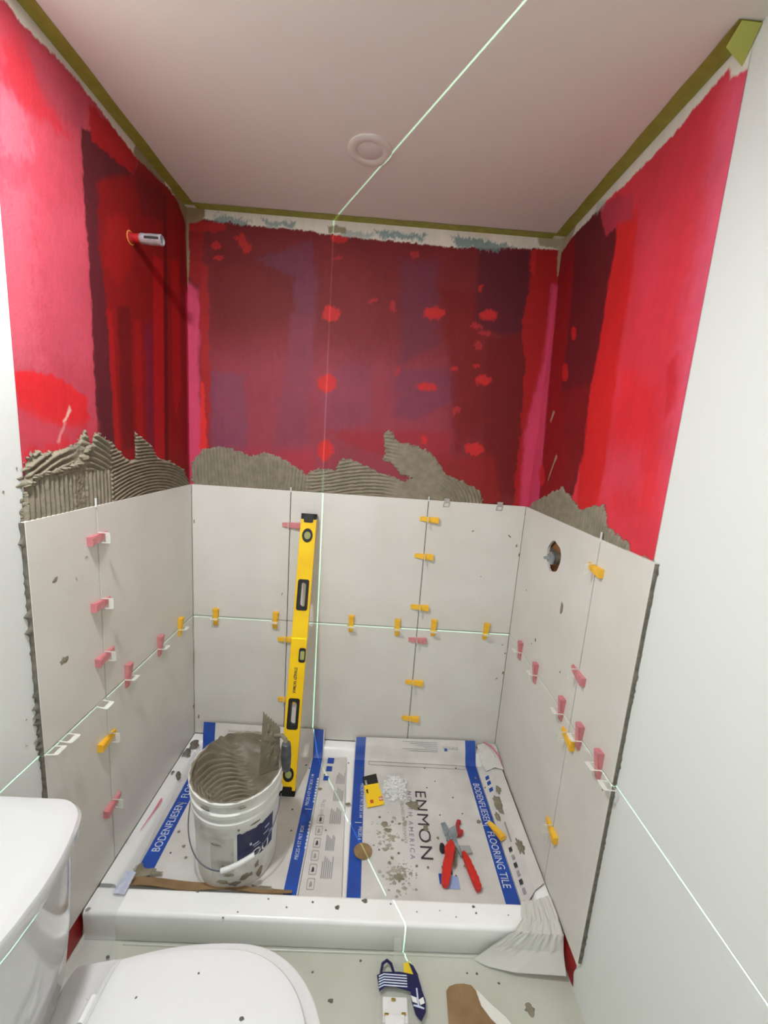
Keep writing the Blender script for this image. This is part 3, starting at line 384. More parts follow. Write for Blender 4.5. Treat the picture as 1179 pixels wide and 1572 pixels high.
# thin-set mortar combed on above the tiles -------------------------------------------------
def mortar(wall, place, poly, ridge, seed, z0, step=0.002, base=0.0022):
    s0 = min(p[0] for p in poly)-0.02; s1 = max(p[0] for p in poly)+0.02; z1 = max(p[1] for p in poly)+0.02
    ns = int((s1-s0)/step)+1; nz = int((z1-z0)/step)+1
    S, Zv = np.meshgrid(np.linspace(s0, s1, ns), np.linspace(z0, z1, nz))
    n1 = fbm(S*60, Zv*60, seed); n2 = fbm(S*60+7, Zv*60+3, seed+3); n3 = fbm(S*300, Zv*160, seed+9, 3)
    d = sdf(S + 0.018*n1, Zv + 0.018*n2, poly) + 0.020*n3
    edge = np.clip(-d/0.010, 0, 1); edge = edge*(2-edge)
    h = (base + ridge(S, Zv, n1, n2, n3))*edge + 0.0006*n3*edge + 0.0012*(edge < 0.75)*np.clip(n1*3, 0, 1) + 0.0006
    h = np.clip(h, 0.0004, 0.0105)
    P = np.stack(place(S, Zv, h + 0.001), -1).reshape(-1, 3)
    ii, jj = np.meshgrid(np.arange(ns-1), np.arange(nz-1)); q = (jj*ns+ii).ravel()
    dq = (d[:-1, :-1] + d[1:, :-1] + d[:-1, 1:] + d[1:, 1:]).ravel(); q = q[dq < 0]
    F = np.stack([q, q+1, q+ns+1, q+ns], -1); used = np.unique(F); rm = np.zeros(len(P), int); rm[used] = np.arange(len(used))
    me = np_mesh('mortar_bed', P[used], rm[F]); me.materials.append(M_MORTAR)
    me.polygons.foreach_set('use_smooth', [True]*len(me.polygons))
    o = link('mortar_bed', me, wall); o['label'] = 'grey combed thin-set mortar above the tiles'; return o
def comb(t, pitch=0.0150, hgt=0.0062):
    return hgt*np.clip(0.5 + 0.9*np.cos(2*np.pi*t/pitch), 0, 1)
def ss(x, a, b):
    t = np.clip((x-a)/(b-a), 0, 1); return t*t*(3-2*t)
def ridge_back(s, z, n1, n2, n3):
    v = comb(s + 0.004*n1 + 0.10*(z-1.3)*np.sin(s*9)); w = comb(z*1.0 - 0.10*np.sin((s-0.62)*9)*0.25 + 0.006*n1, 0.0150, 0.0056)
    sm = 0.0022 + 0.002*np.clip(n1+0.2, 0, 1) + 0.0025*np.clip(n2, 0, 1)
    k1 = ss(s, 0.47, 0.53); k2 = ss(s, 0.80, 0.90); k3 = ss(s, 1.06, 1.10)
    arc = comb(np.hypot(s-1.0, z-1.22) + 0.004*n1, 0.015, 0.0052)
    return v*(1-k1) + w*k1*(1-k2) + sm*k2*(1-k3) + arc*k3
def ridge_left(s, z, n1, n2, n3):
    arc = comb(np.hypot((s+0.30)*0.85, (z-1.16)*1.6) + 0.003*n1, 0.0175, 0.0074)
    ver = comb(s*1.0 + 0.003*n1, 0.0150, 0.0068); hor = comb(z - 0.06*np.sin((s+0.8)*10) + 0.004*n1, 0.0175, 0.0078)
    rough = 0.003 + 0.006*np.clip(n1+n2, 0, 1) + 0.004*np.clip(n3, -0.3, 1)
    k1 = ss(s, -0.53, -0.49); top = ss(z, 1.375, 1.385); mid = np.exp(-((s+0.64)/0.03)**2)
    o = (hor*top + ver*(1-top))*(1-mid) + rough*mid
    return o*(1-k1) + arc*k1
def ridge_right(s, z, n1, n2, n3):
    k = ss(s, -0.42, -0.36)
    return comb(s + 0.002*n1, 0.0145, 0.0052)*(1-k) + (0.002 + 0.002*np.clip(n1, 0, 1))*k
mortar(wall_back, lambda s, z, h: (s, TB-h, z), MORTAR_BACK, ridge_back, 5, 1.272)
mortar(wall_left, lambda s, z, h: (-TB+h, s, z), MORTAR_LEFT, ridge_left, 15, 1.272)
mortar(wall_right, lambda s, z, h: (W+TB-h, s, z), MORTAR_RIGHT, ridge_right, 25, 1.272)
lum = MB()
for i, (s, z) in enumerate([(-0.69, 1.392), (-0.665, 1.398), (-0.64, 1.404), (-0.622, 1.418), (-0.61, 1.435), (-0.60, 1.445), (-0.72, 1.388), (-0.75, 1.386), (-0.78, 1.380), (-0.80, 1.366)]):
    blob(lum, (-TB+0.004, s, z), (0, 1, 0), (0, 0, 1), (1, 0, 0), 0.020, 0.009 + 0.003*(i in (3, 4, 5)), 0.012, i+40)
lum.build('mortar_ridge', M_MORTAR, wall_left, True)
# the bead squeezed out along the free tile edges
def bead(wall, x_out, sx, y, z0, z1, rough, seed):
    rnd = random.Random(seed); n = int((z1-z0)/0.008); mb = MB(); rows = []
    for i in range(n+1):
        z = z0 + (z1-z0)*i/n; b = rough*max(0, rnd.random()-0.35)*(1.0 if rnd.random() < 0.5 else 0.25)*(1.3 + math.sin(z*23+seed)*0.9)
        rows.append(((x_out, y-0.001-b*1.6, z), (x_out + sx*(0.006+b*0.3), y-0.0022-b, z), (x_out + sx*0.0105, y-0.0008-b*0.35, z), (x_out + sx*0.0105, y+0.006, z)))
    vs = [p for r in rows for p in r]
    fs = [(i*4+k, i*4+k+1, (i+1)*4+k+1, (i+1)*4+k) for i in range(n) for k in range(3)]
    mb.add(vs, fs).build('mortar_bead', M_DARKMORTAR, wall, True, angle=70)
YL2, YR2 = -0.826, -0.8314
bead(wall_left, -TB, 1, YL2, 0.08, ZT-0.002, 0.008, 3)
bead(wall_right, W+TB, -1, YR2+0.0005, 0.09, ZT-0.002, 0.002, 4)

# tiles: each one a bevelled porcelain slab with an open joint around it ----------------------
G = 0.0016; TT = 0.0092; ZB = 0.079
def tile(wall, kind, s0, s1, z0, z1):
    mb = MB()
    if kind == 'B': mb.box((s0, 0, z0), (s1, TT, z1), bev=0.0009)
    elif kind == 'L': mb.box((-TT, s0, z0), (0, s1, z1), bev=0.0009)
    else: mb.box((W, s0, z0), (W+TT, s1, z1), bev=0.0009)
    mb.build('tile', M_TILE, wall)
XJ1, XJ2, YLJ, YRJ = 0.426, 1.026, -0.5925, -0.600
rowsz = ((ZB, ZJ-G), (ZJ+G, ZT))
for z0, z1 in rowsz:
    for s0, s1 in ((0.001, XJ1-G), (XJ1+G, XJ2-G), (XJ2+G, W-0.001)): tile(wall_back, 'B', s0, s1, z0, z1)
    for s0, s1 in ((YL2, YLJ-G), (YLJ+G, -0.001)): tile(wall_left, 'L', s0, s1, z0, z1)
tile(wall_right, 'R', YR2, YRJ-G, *rowsz[0]); tile(wall_right, 'R', YRJ+G, -0.001, *rowsz[0]); tile(wall_right, 'R', YR2, YRJ-G, *rowsz[1])
# the tile with the hole cut for the valve
hole = [(VY + 0.057*math.cos(t)*(1+0.05*math.sin(3*t)), VZ + 0.057*math.sin(t)*(1+0.06*math.cos(5*t))) for t in [2*math.pi*(i+0.5)/32 for i in range(32)]]
ya, yb, za, zb = YRJ+G, -0.001, ZJ+G, ZT
out = []
for y, z in hole:                                                    # matching points on the tile's outline
    dy, dz = y-VY, z-VZ
    k = min(((yb-VY)/dy if dy > 0 else (ya-VY)/dy) if dy else 1e9, ((zb-VZ)/dz if dz > 0 else (za-VZ)/dz) if dz else 1e9)
    out.append((VY+dy*k, VZ+dz*k))
for cy, cz in ((ya, za), (ya, zb), (yb, za), (yb, zb)):              # snap the nearest ones to the corners
    i = min(range(32), key=lambda q: (out[q][0]-cy)**2 + (out[q][1]-cz)**2); out[i] = (cy, cz)
MB().ring(out, hole, W, W+TT, axes=lambda a, b, c: (c, a, b)).build('tile', M_TILE, wall_right)
# dark mortar seen down the joints
MB().box((0, 0.0030, ZB), (W, 0.0118, ZT-0.003)).build('mortar_backing', M_JOINT, wall_back)
MB().box((-0.0118, YL2+0.006, ZB), (-0.0030, 0.0, ZT-0.003)).build('mortar_backing', M_JOINT, wall_left)
mbk = MB()
for a, b in (((YR2+0.006, ZB), (0, VZ-0.072)), ((YR2+0.006, VZ+0.072), (0, ZT-0.003)), ((YR2+0.006, VZ-0.072), (VY-0.072, VZ+0.072)), ((VY+0.072, VZ-0.072), (0, VZ+0.072))):
    mbk.box((W+0.0030, a[0], a[1]), (W+0.0118, b[0], b[1]))
mbk.build('mortar_backing', M_JOINT, wall_right)
AX = {'B': ((1, 0, 0), (0, -1, 0), lambda s, z, d=0.0: (s, -d, z)), 'L': ((0, 1, 0), (1, 0, 0), lambda s, z, d=0.0: (d, s, z)),
      'R': ((0, 1, 0), (-1, 0, 0), lambda s, z, d=0.0: (W-d, s, z))}
WALLS = {'B': wall_back, 'L': wall_left, 'R': wall_right}
for k, (wl, s, z, a, b, ang) in enumerate(TILE_MARKS):
    A, N, pos = AX[wl]; on_tile = z < ZT and not (wl == 'L' and s < YL2)
    t = math.radians(ang); A = Vector(A); U = Vector((0, 0, 1))
    mb = blob(MB(), pos(s, z, 0.0002 if on_tile else -TB+0.0002), A*math.cos(t)+U*math.sin(t), U*math.cos(t)-A*math.sin(t), N, a*0.5, b*0.5, 0.0012 if max(a, b) > 0.012 else 0.002, k)
    mb.build('mortar_smear', M_MORTAR, WALLS[wl], True)

# ------------------------------------------------------------------ masking tape on the ceiling
def tape(label, pts_fn, n, wob=0.0008):
    mb = MB().sheet(pts_fn, [0, 1], [i/n for i in range(n+1)], 0.0006, edge=0)
    return mb
tz = CEIL - 0.0012
tp = MB().sheet(lambda u, v: (-0.010 + 0.040*u + 0.0012*math.sin(v*31)*u, -0.012 - v*1.25, tz), [0, 1], [i/24 for i in range(25)], 0.0008, edge=0)
tag(tp.build('masking_tape', M_TAPE), 'green masking tape on the ceiling along the left wall', 'tape', 'masking tape around the ceiling')
tp = MB().sheet(lambda u, v: (0.03 + v*1.392, 0.010 - 0.040*u + 0.001*math.sin(v*47)*u, tz-0.0009), [0, 1], [i/30 for i in range(31)], 0.0008, edge=0)
tag(tp.build('masking_tape', M_TAPE), 'green masking tape on the ceiling along the back wall', 'tape', 'masking tape around the ceiling')
tr = thing('masking_tape', 'green masking tape on the ceiling along the right wall, end hanging loose', 'tape', (W, -0.4, tz), 'masking tape around the ceiling')
tp = MB().sheet(lambda u, v: (0.010 - 0.044*u + 0.001*math.sin(v*37)*u, 0.388 - v*0.815, -0.0001), [0, 1], [i/24 for i in range(25)], 0.0008, edge=0)
tp.build('strip', M_TAPE, tr)
MB().sheet(lambda u, v: (-0.030 + 0.040*u - 0.006*v*(1-u), -0.428 + 0.022*v + 0.010*u*v, -0.003 - 0.046*v*(0.55 + 0.45*u)), [0, 0.5, 1], [0, 0.25, 0.5, 0.75, 1], 0.0008, edge=0).build('loose_end', mat('tape_folded', (172, 172, 82), 0.6), tr)

# ------------------------------------------------------------------ ceiling lights
def ceiling_light(loc, label, lit):
    t = thing('recessed_light', label, 'ceiling light', loc, 'recessed ceiling lights')
    prof = [(0.0655, 0.0), (0.0655, -0.004), (0.060, -0.0060), (0.044, -0.0060), (0.038, -0.003), (0.038, 0.0)]
    MB().lathe(prof, 48, cap=(False, False)).build('trim_ring', M_WHITEPL if lit else mat('trim_paint', (222, 213, 206), 0.5), t, True, angle=30)
    if lit:
        m = bpy.data.materials.new('lit_lens'); m.use_nodes = True; b = m.node_tree.nodes['Principled BSDF']
        b.inputs['Emission Color'].default_value = (1, 0.965, 0.92, 1); b.inputs['Emission Strength'].default_value = 6.0
    else: m = mat('lens_frost', (218, 208, 202), 0.4)
    MB().lathe([(0.0385, -0.0015), (0.030, -0.0045), (0.015, -0.0058), (0.001, -0.006)], 48, cap=(False, True)).build('lens', m, t, True)
    return t
ceiling_light((0.708, -0.386, CEIL), 'round white recessed light, switched off, in the ceiling over the shower', False)
ceiling_light((LAMP_A[0], LAMP_A[1], CEIL), 'round lit downlight in the ceiling in front of the shower', True)
ceiling_light((FILL_LAMP[0], FILL_LAMP[1], CEIL), 'added fill lamp, out of view, in the ceiling behind the photographer', True)  # fixture added to go with the unseen fill lamp

# ------------------------------------------------------------------ shower arm stub and valve
ax_x = lambda a, b, c: (c, a, b)
sa = thing('shower_pipe', 'short wrapped pipe stub sticking out of the upper left wall', 'pipe', (-TB, -0.362, 2.079))
MB().lathe([(0.0150, 0.0), (0.0150, 0.006), (0.0128, 0.008), (0.0135, 0.030), (0.0128, 0.034)], 20, ax_x).build('nipple', M_RED, sa, True)
MB().lathe([(0.0140, 0.032), (0.0158, 0.036), (0.0152, 0.055), (0.0162, 0.062), (0.0155, 0.080), (0.0162, 0.096), (0.0135, 0.098), (0.0128, 0.090), (0.010, 0.090)], 20, ax_x).build('wrap', M_CHROME, sa, True)
MB().box((0.05, -0.0166, -0.004), (0.094, -0.0150, 0.003), bev=0.0005).box((0.06, -0.004, 0.0150), (0.09, 0.006, 0.0166), bev=0.0005).build('tape_fold', M_BLACK, sa)
MB().tube([(0.0, 0.018*math.cos(t), 0.018*math.sin(t)) for t in [i*2*math.pi/14 for i in range(15)]], 0.003, 6).build('collar', mat('foam_orange', (214, 132, 60), 0.8), sa, True)

va = thing('mixing_valve', 'grey metal shower valve stem in the hole cut in the right-hand tile', 'valve', (W+0.05, VY-0.005, VZ-0.004))
axn = lambda a, b, c: (-c, a, b)
MB().lathe([(0.026, 0.0), (0.026, 0.032), (0.024, 0.036), (0.024, 0.050), (0.020, 0.052)], 24, axn).build('body', M_BRASS, va, True)
MB().lathe([(0.022, 0.050), (0.0235, 0.052), (0.0235, 0.060), (0.019, 0.064), (0.008, 0.066)], 24, axn).build('cartridge', M_STEEL, va, True)
MB().lathe([(0.0055, 0.064), (0.0055, 0.084), (0.004, 0.087)], 12, axn).build('stem', M_STEEL, va, True)
MB().box((-0.070, -0.006, 0.004), (-0.060, 0.014, 0.012), bev=0.001).box((-0.066, 0.010, -0.016), (-0.058, 0.022, -0.008), bev=0.001).build('tab', M_STEEL, va)

# ------------------------------------------------------------------ shower base
CT, CF, CBk = 0.074, -0.745, -0.672                      # curb top, front face, back edge
sb = thing('shower_tray', 'white acrylic shower base with a raised front curb', 'shower tray', (0.0, 0.0, FLOOR))
def curb_profile():
    pts = [(CF+0.004, FLOOR), (CF, FLOOR+0.004), (CF, CT-0.012)]
    for i in range(1, 6):
        a = math.radians(180-90*i/5); pts.append((CF+0.012+0.012*math.cos(a), CT-0.012+0.012*math.sin(a)))
    for i in range(0, 6):
        a = math.radians(90-80*i/5); pts.append((CBk-0.010+0.010*math.cos(a), CT-0.010+0.010*math.sin(a)))
    pts += [(CBk+0.008, 0.028), (CBk+0.008, FLOOR)]
    return pts
MB().prism([(y, z-FLOOR) for y, z in curb_profile()], 0.0005, W-0.0005, axes=lambda a, b, c: (c, a, b)).build('curb', M_PAN, sb, True, angle=50)
RIM = 0.045; PF = 0.030
def pan(u, v):
    return (u, v, max(0, 1)*0)
xs = [0.0008, RIM*0.8, RIM, RIM+0.006, RIM+0.022, 0.12, 0.4, 0.728, 1.05, 1.34, W-RIM-0.022, W-RIM-0.006, W-RIM, W-RIM*0.8, W-0.0008]
ys = [CBk+0.006, -0.5, -0.3, -0.14, -RIM-0.022, -RIM-0.006, -RIM, -RIM*0.8, -0.0008]
def pz(x, y):
    d = min(x, W-x, -y)
    if d <= RIM*0.81: return 0.075
    if d <= RIM+0.001: return 0.073
    if d <= RIM+0.007: return 0.062
    return PF if d > RIM+0.02 else 0.036
MB().grid(lambda u, v: (u, v, pz(u, v)-FLOOR), xs, ys).build('tray_floor', M_PAN, sb, True, angle=60)
for k, (x, y, a) in enumerate(CURB_SPECKS):
    blob(MB(), (x, y, CT+0.0002-FLOOR), (1, 0, 0), (0, 1, 0), (0, 0, 1), a*0.8, a*0.6, 0.002, 300+k).build('mortar_crumb', M_DARKMORTAR, sb, True)

# ------------------------------------------------------------------ flattened tile cartons laid in the base
CZ = 0.040
def bil(c, u, v): return tuple((c[0][k]*(1-u) + c[1][k]*u)*(1-v) + (c[3][k]*(1-u) + c[2][k]*u)*v for k in range(len(c[0])))
def carton(label, corners, flap, side, stripes, seed):
    """corners: front-left, front-right, back-right, back-left of the main face (x, y)"""
    t = thing('tile_carton', label, 'cardboard', (corners[0][0], corners[0][1], PF), 'flattened tile cartons in the shower base')
    o = Vector((corners[0][0], corners[0][1], PF))
    us = [0.0] + [s for st in stripes for s in st if 0 < s < 1] + [1.0]
    us = sorted(set(us + [0.3, 0.45, 0.6, 0.75])); vsn = [i/14 for i in range(15)]
    def top(u, v):
        x, y = bil(corners, u, v)
        return (x-o.x, y-o.y, CZ-o.z + 0.0012*math.sin(u*7+seed) * math.sin(v*6+seed) )
    def mi(i, j):
        m_ = (us[i]+us[i+1])/2
        return 2 if any(a < m_ < b for a, b in stripes) else 0
    MB().sheet(top, us, vsn, 0.004, mi).build('main_panel', [M_CARD, M_KRAFT, M_BLUE], t, True, angle=30)
    # back flap: rises and leans on the wall
    (xl, zl), (xr, zr) = flap
    def fl(u, v):
        x0, y0 = bil(corners, u, 1.0); x1 = xl + (xr-xl)*u; z1 = zl + (zr-zl)*u
        k = v; ky = [0, 0.15, 0.3, 0.5, 0.7, 0.85, 1.0]
        yy = [y0, -0.066, -0.056, -0.046, -0.034, -0.022, -0.011]; zz = [CZ, 0.047, 0.060, 0.081, 0.081+(z1-0.081)*0.38, 0.081+(z1-0.081)*0.69, z1]
        x = x0 + (x1-x0)*k; y = float(np.interp(k, ky, yy)); z = float(np.interp(k, ky, zz)) + 0.0012*math.sin(u*7+seed)*math.sin(6+seed)*(1-k)
        return (x-o.x, y-o.y + 0.002*math.sin(u*11+seed)*k*(1-k), z-o.z)
    MB().sheet(fl, us, [0, 0.15, 0.3, 0.5, 0.7, 0.85, 1.0], 0.004, mi).build('back_flap', [M_CARD, M_KRAFT, M_BLUE], t, True, angle=30)
    # side flap
    sc, szs = side
    def sd(u, v):
        x, y = bil(sc, u, v); e = szs[0]*(1-v) + szs[1]*v
        z = CZ + e*u if e < 0.02 else float(np.interp(u, [0, 0.08, 0.3, 0.55, 0.8, 1], [CZ, CZ+0.003, 0.058, 0.0815, 0.084, CZ+e]))
        return (x-o.x, y-o.y, z-o.z + 0.001*math.sin(v*9+seed)*u)
    MB().sheet(sd, [0, 0.08, 0.3, 0.55, 0.8, 1], [i/10 for i in range(11)], 0.004).build('side_flap', [M_CARD, M_KRAFT], t, True, angle=30)
    return t, o
L_C = [(0.074, -0.640), (0.624, -0.664), (0.631, -0.076), (0.068, -0.074)]
ct1, o1 = carton('flattened white tile carton with blue stripes under the mortar bucket', L_C, ((0.049, 0.148), (0.624, 0.140)),
                 ([(0.626, -0.664), (0.768, -0.664), (0.738, -0.062), (0.633, -0.078)], (0.003, 0.002)), ((0.0, 0.097), (0.912, 0.992)), 1.0)
R_C = [(0.780, -0.664), (1.364, -0.664), (1.352, -0.076), (0.774, -0.073)]
ct2, o2 = carton('flattened white tile carton with large dark lettering under the red pliers', R_C, ((0.774, 0.110), (1.356, 0.122)),
                 ([(1.366, -0.662), (1.447, -0.618), (1.448, -0.145), (1.354, -0.077)], (0.046, 0.054)), ((0.006, 0.087), (0.912, 0.998)), 2.6)
# rolled-up torn front edge of the left carton, brown inside out
MB().sheet(lambda u, v: (0.075 + 0.53*u - o1.x, -0.622 - 0.020*u - (0.044 - 0.030*u)*v - o1.y, CZ + 0.003 + (0.034 - 0.020*u)*(0.30 + 0.70*v) * (0.75+0.25*math.sin(u*13)) - o1.z),
           [i/26 for i in range(27)], [0, 0.35, 0.7, 1.0], 0.003, lambda i, j: 1).build('torn_edge', [M_CARD, M_KRAFT], ct1, True)
def pm(o, x, y, ang, dz=0.0016):                            # frame for print lying on the sheet
    a = math.radians(ang)
    return frame((x-o.x, y-o.y, CZ-o.z+dz), (math.cos(a), math.sin(a), 0), (-math.sin(a), math.cos(a), 0), (0, 0, 1))
def pr_(text, size, x, y, ang, m, t, o, align='LEFT', off=0.0, space=1.0, sx=1.0):
    return lettering(text, size, space, m, t, pm(o, x, y, ang), align, off, sx)
pr_('BODENFLIESEN', 0.040, 0.101, -0.535, 90.6, M_WHITEINK, ct1, o1, sx=0.72)
pr_('|', 0.040, 0.100, -0.345, 90.6, M_WHITEINK, ct1, o1, sx=0.72)
pr_('FLOORING TILE', 0.040, 0.0995, -0.318, 90.6, M_WHITEINK, ct1, o1, sx=0.72)
pr_('PIECES 4 ST PKT BOX 1.44', 0.019, 0.597, -0.325, 90, M_WHITEINK, ct1, o1, sx=0.72)
pr_('|', 0.03, 0.604, -0.345, 90, M_WHITEINK, ct1, o1)
pr_('PIECES 4 ST PKT BOX', 0.019, 0.597, -0.54, 90, M_WHITEINK, ct1, o1, sx=0.72)
pr_('WEIGHT: 32 kg', 0.019, 0.663, -0.40, 91, M_GREYINK, ct1, o1, sx=0.85)
pr_('BODENFLIESEN', 0.040, 1.325, -0.175, -89.2, M_WHITEINK, ct2, o2, sx=0.72)
pr_('|', 0.040, 1.328, -0.372, -89.2, M_WHITEINK, ct2, o2, sx=0.72)
pr_('FLOORING TILE', 0.040, 1.3285, -0.400, -89.2, M_WHITEINK, ct2, o2, sx=0.72)
pr_('PIECES 4 ST PKT BOX 1.44', 0.019, 0.818, -0.205, -90, M_WHITEINK, ct2, o2, sx=0.75)
pr_('|', 0.03, 0.812, -0.385, -90, M_WHITEINK, ct2, o2)
pr_('PIECES 4', 0.019, 0.818, -0.405, -90, M_WHITEINK, ct2, o2, sx=0.75)
pr_('ENMON', 0.066, 1.068, -0.226, -90.8, M_INK, ct2, o2, space=1.12, sx=1.16)
pr_('NORTH', 0.025, 1.021, -0.232, -91.5, mat('slate_ink', (112, 116, 140), 0.6), ct2, o2, space=1.5, sx=1.05)
pr_('AMERICA', 0.025, 1.017, -0.372, -91.5, mat('slate_ink', (112, 116, 140), 0.6), ct2, o2, space=1.5, sx=1.05)
pr_('DESIGNED IN GERMANY', 0.020, 0.986, -0.262, -88.5, M_GREYINK, ct2, o2, space=1.0, sx=0.92)
# printed blocks: grey small-print columns, icons, pale rules
def patch(t, o, pts, m, dz=0.0016, name='printed_patch', mi=0):
    MB().add([(x-o.x, y-o.y, CZ-o.z+dz) for x, y in pts], [list(range(len(pts)))]).build(name, m, t)
for k, (x, y, w_, l_) in enumerate([(0.690, -0.60, 0.042, 0.075), (0.694, -0.505, 0.034, 0.06), (0.697, -0.40, 0.046, 0.07), (0.700, -0.30, 0.042, 0.065), (0.703, -0.215, 0.040, 0.06)]):
    mb = MB()
    for r in range(6):                                       # rows of fine print
        xx = x + w_*r/6; ln = l_*(0.75 + 0.25*((r*7+k*3) % 4)/3)
        mb.add([(xx-o1.x, y-o1.y, CZ-o1.z+0.0032), (xx+w_*0.09-o1.x, y-o1.y, CZ-o1.z+0.0032), (xx+w_*0.09-o1.x, y+ln-o1.y, CZ-o1.z+0.0032), (xx-o1.x, y+ln-o1.y, CZ-o1.z+0.0032)], [(0, 1, 2, 3)])
    mb.build('fine_print', M_GREYINK, ct1)
for k in range(6):                                            # handling icons: small framed squares
    x, y = 0.648, -0.635 + 0.047*k; f = rrect(x, y, x+0.026, y+0.036, 0.004, 2); g = rrect(x+0.002, y+0.002, x+0.024, y+0.034, 0.003, 2)
    MB().ring([(a-o1.x, b-o1.y) for a, b in f], [(a-o1.x, b-o1.y) for a, b in g], CZ-o1.z+0.0018, CZ-o1.z+0.0022).build('printed_icon', M_GREYINK, ct1)
    patch(ct1, o1, [(x+0.008, y+0.008), (x+0.018, y+0.010), (x+0.016, y+0.024), (x+0.010, y+0.026)], M_INK if k % 2 else M_GREYINK, 0.0022)
for x, y, s in ((0.652, -0.105, 0.03), (0.652, -0.150, 0.026), (0.646, -0.20, 0.022)): patch(ct1, o1, [(x, y), (x+s, y), (x+s, y+s*1.1), (x, y+s*1.1)], M_BLUE, 0.0028)
patch(ct2, o2, [(1.115, -0.540), (1.150, -0.540), (1.150, -0.568), (1.115, -0.568)], M_NAVY)
patch(ct2, o2, [(1.100, -0.566), (1.128, -0.566), (1.128, -0.600), (1.100, -0.600)], M_BLUE, 0.0019)
patch(ct2, o2, [(1.122, -0.572), (1.168, -0.572), (1.168, -0.614), (1.122, -0.614)], M_BLUEPALE, 0.0022)
fr = rrect(0.842, -0.100, 1.300, -0.078, 0.008, 3); fi = rrect(0.844, -0.098, 1.298, -0.080, 0.007, 3)
MB().ring([(a-o2.x, b-o2.y-0.004*(a-0.84)) for a, b in fr], [(a-o2.x, b-o2.y-0.004*(a-0.84)) for a, b in fi], CZ-o2.z+0.0016, CZ-o2.z+0.0022).build('printed_frame', M_GREYINK, ct2)
def flap_pt(z1, y0, sdist, lift=0.0022):
    """point and lift on a back flap at arc length sdist down from its top edge"""
    yy = [y0, -0.066, -0.056, -0.046, -0.034, -0.022, -0.011][::-1]
    zz = [CZ, 0.047, 0.060, 0.081, 0.081+(z1-0.081)*0.38, 0.081+(z1-0.081)*0.69, z1][::-1]; acc = [0.0]
    for k in range(6): acc.append(acc[-1] + math.hypot(yy[k+1]-yy[k], zz[k+1]-zz[k]))
    y = float(np.interp(sdist, acc, yy)); z = float(np.interp(sdist, acc, zz))
    return y - 0.7*lift, z + 0.7*lift
def on_flap(t, o, text, size, x, sc, z1, m):                       # upside-down print on a back flap
    q = lettering(text, size, 1.0, m, t, Matrix.Identity(4), 'LEFT')
    for v in q.data.vertices:
        y, z = flap_pt(z1, -0.075, sc + v.co.y); v.co = (x - v.co.x - o.x, y - o.y, z - o.z)
def flap_bar(t, o, x0, x1, sc, w_, z1, m, name='fine_print'):
    a, b = flap_pt(z1, -0.075, sc), flap_pt(z1, -0.075, sc+w_)
    return [(x0-o.x, a[0]-o.y, a[1]-o.z), (x1-o.x, a[0]-o.y, a[1]-o.z), (x1-o.x, b[0]-o.y, b[1]-o.z), (x0-o.x, b[0]-o.y, b[1]-o.z)]
on_flap(ct1, o1, 'BY ENMON CA', 0.026, 0.405, 0.052, 0.144, mat('flap_ink', (120, 126, 160), 0.6))
on_flap(ct1, o1, 'TECHNOLOGY, MADE IN CHINA', 0.016, 0.405, 0.030, 0.144, M_GREYINK)
on_flap(ct2, o2, 'ENMON', 0.020, 1.268, 0.032, 0.116, M_GREYINK)
fp = MB()
for k in range(6):                                            # rows of fine print on the flap
    fp.add(flap_bar(ct2, o2, 1.00 + 0.035*((k*5) % 4), 1.170, 0.012+0.0075*k, 0.0022, 0.116, M_GREYINK), [(0, 1, 2, 3)])
fp.build('fine_print', M_GREYINK, ct2)
MB().add(flap_bar(ct2, o2, 1.202, 1.216, 0.034, 0.012, 0.116, M_BLUE), [(0, 1, 2, 3)]).build('printed_mark', M_BLUE, ct2)
fp = MB()
for r_, (x_, y_, n_) in enumerate([(0.619, -0.31, 9), (0.619, -0.50, 8)]):
    fp = MB()
    for q in range(n_): fp.add([(x_-o1.x, y_+q*0.014-o1.y, CZ-o1.z+0.0016), (x_+0.008-o1.x, y_+q*0.014-o1.y, CZ-o1.z+0.0016), (x_+0.008-o1.x, y_+q*0.014+0.009-o1.y, CZ-o1.z+0.0016), (x_-o1.x, y_+q*0.014+0.009-o1.y, CZ-o1.z+0.0016)], [(0, 1, 2, 3)])
    fp.build('fine_print', M_WHITEINK, ct1)
m_dust = mat('mortar_dust', (176, 168, 154), 0.8, (150, 142, 126), 40.0)
for k, (x, y, a) in enumerate(CARD_SPECKS):
    t, o = (ct1, o1) if x < 0.775 else (ct2, o2)
    up = 0.0018 + (0.03 if x > 1.38 else 0)
    blob(MB(), (x-o.x, y-o.y, CZ-o.z+up), (1, 0, 0), (0, 1, 0), (0, 0, 1), a*0.8, a*0.7, 0.003, 500+k).build('mortar_crumb', M_MORTAR if a > 0.006 else M_DARKMORTAR, t, True)
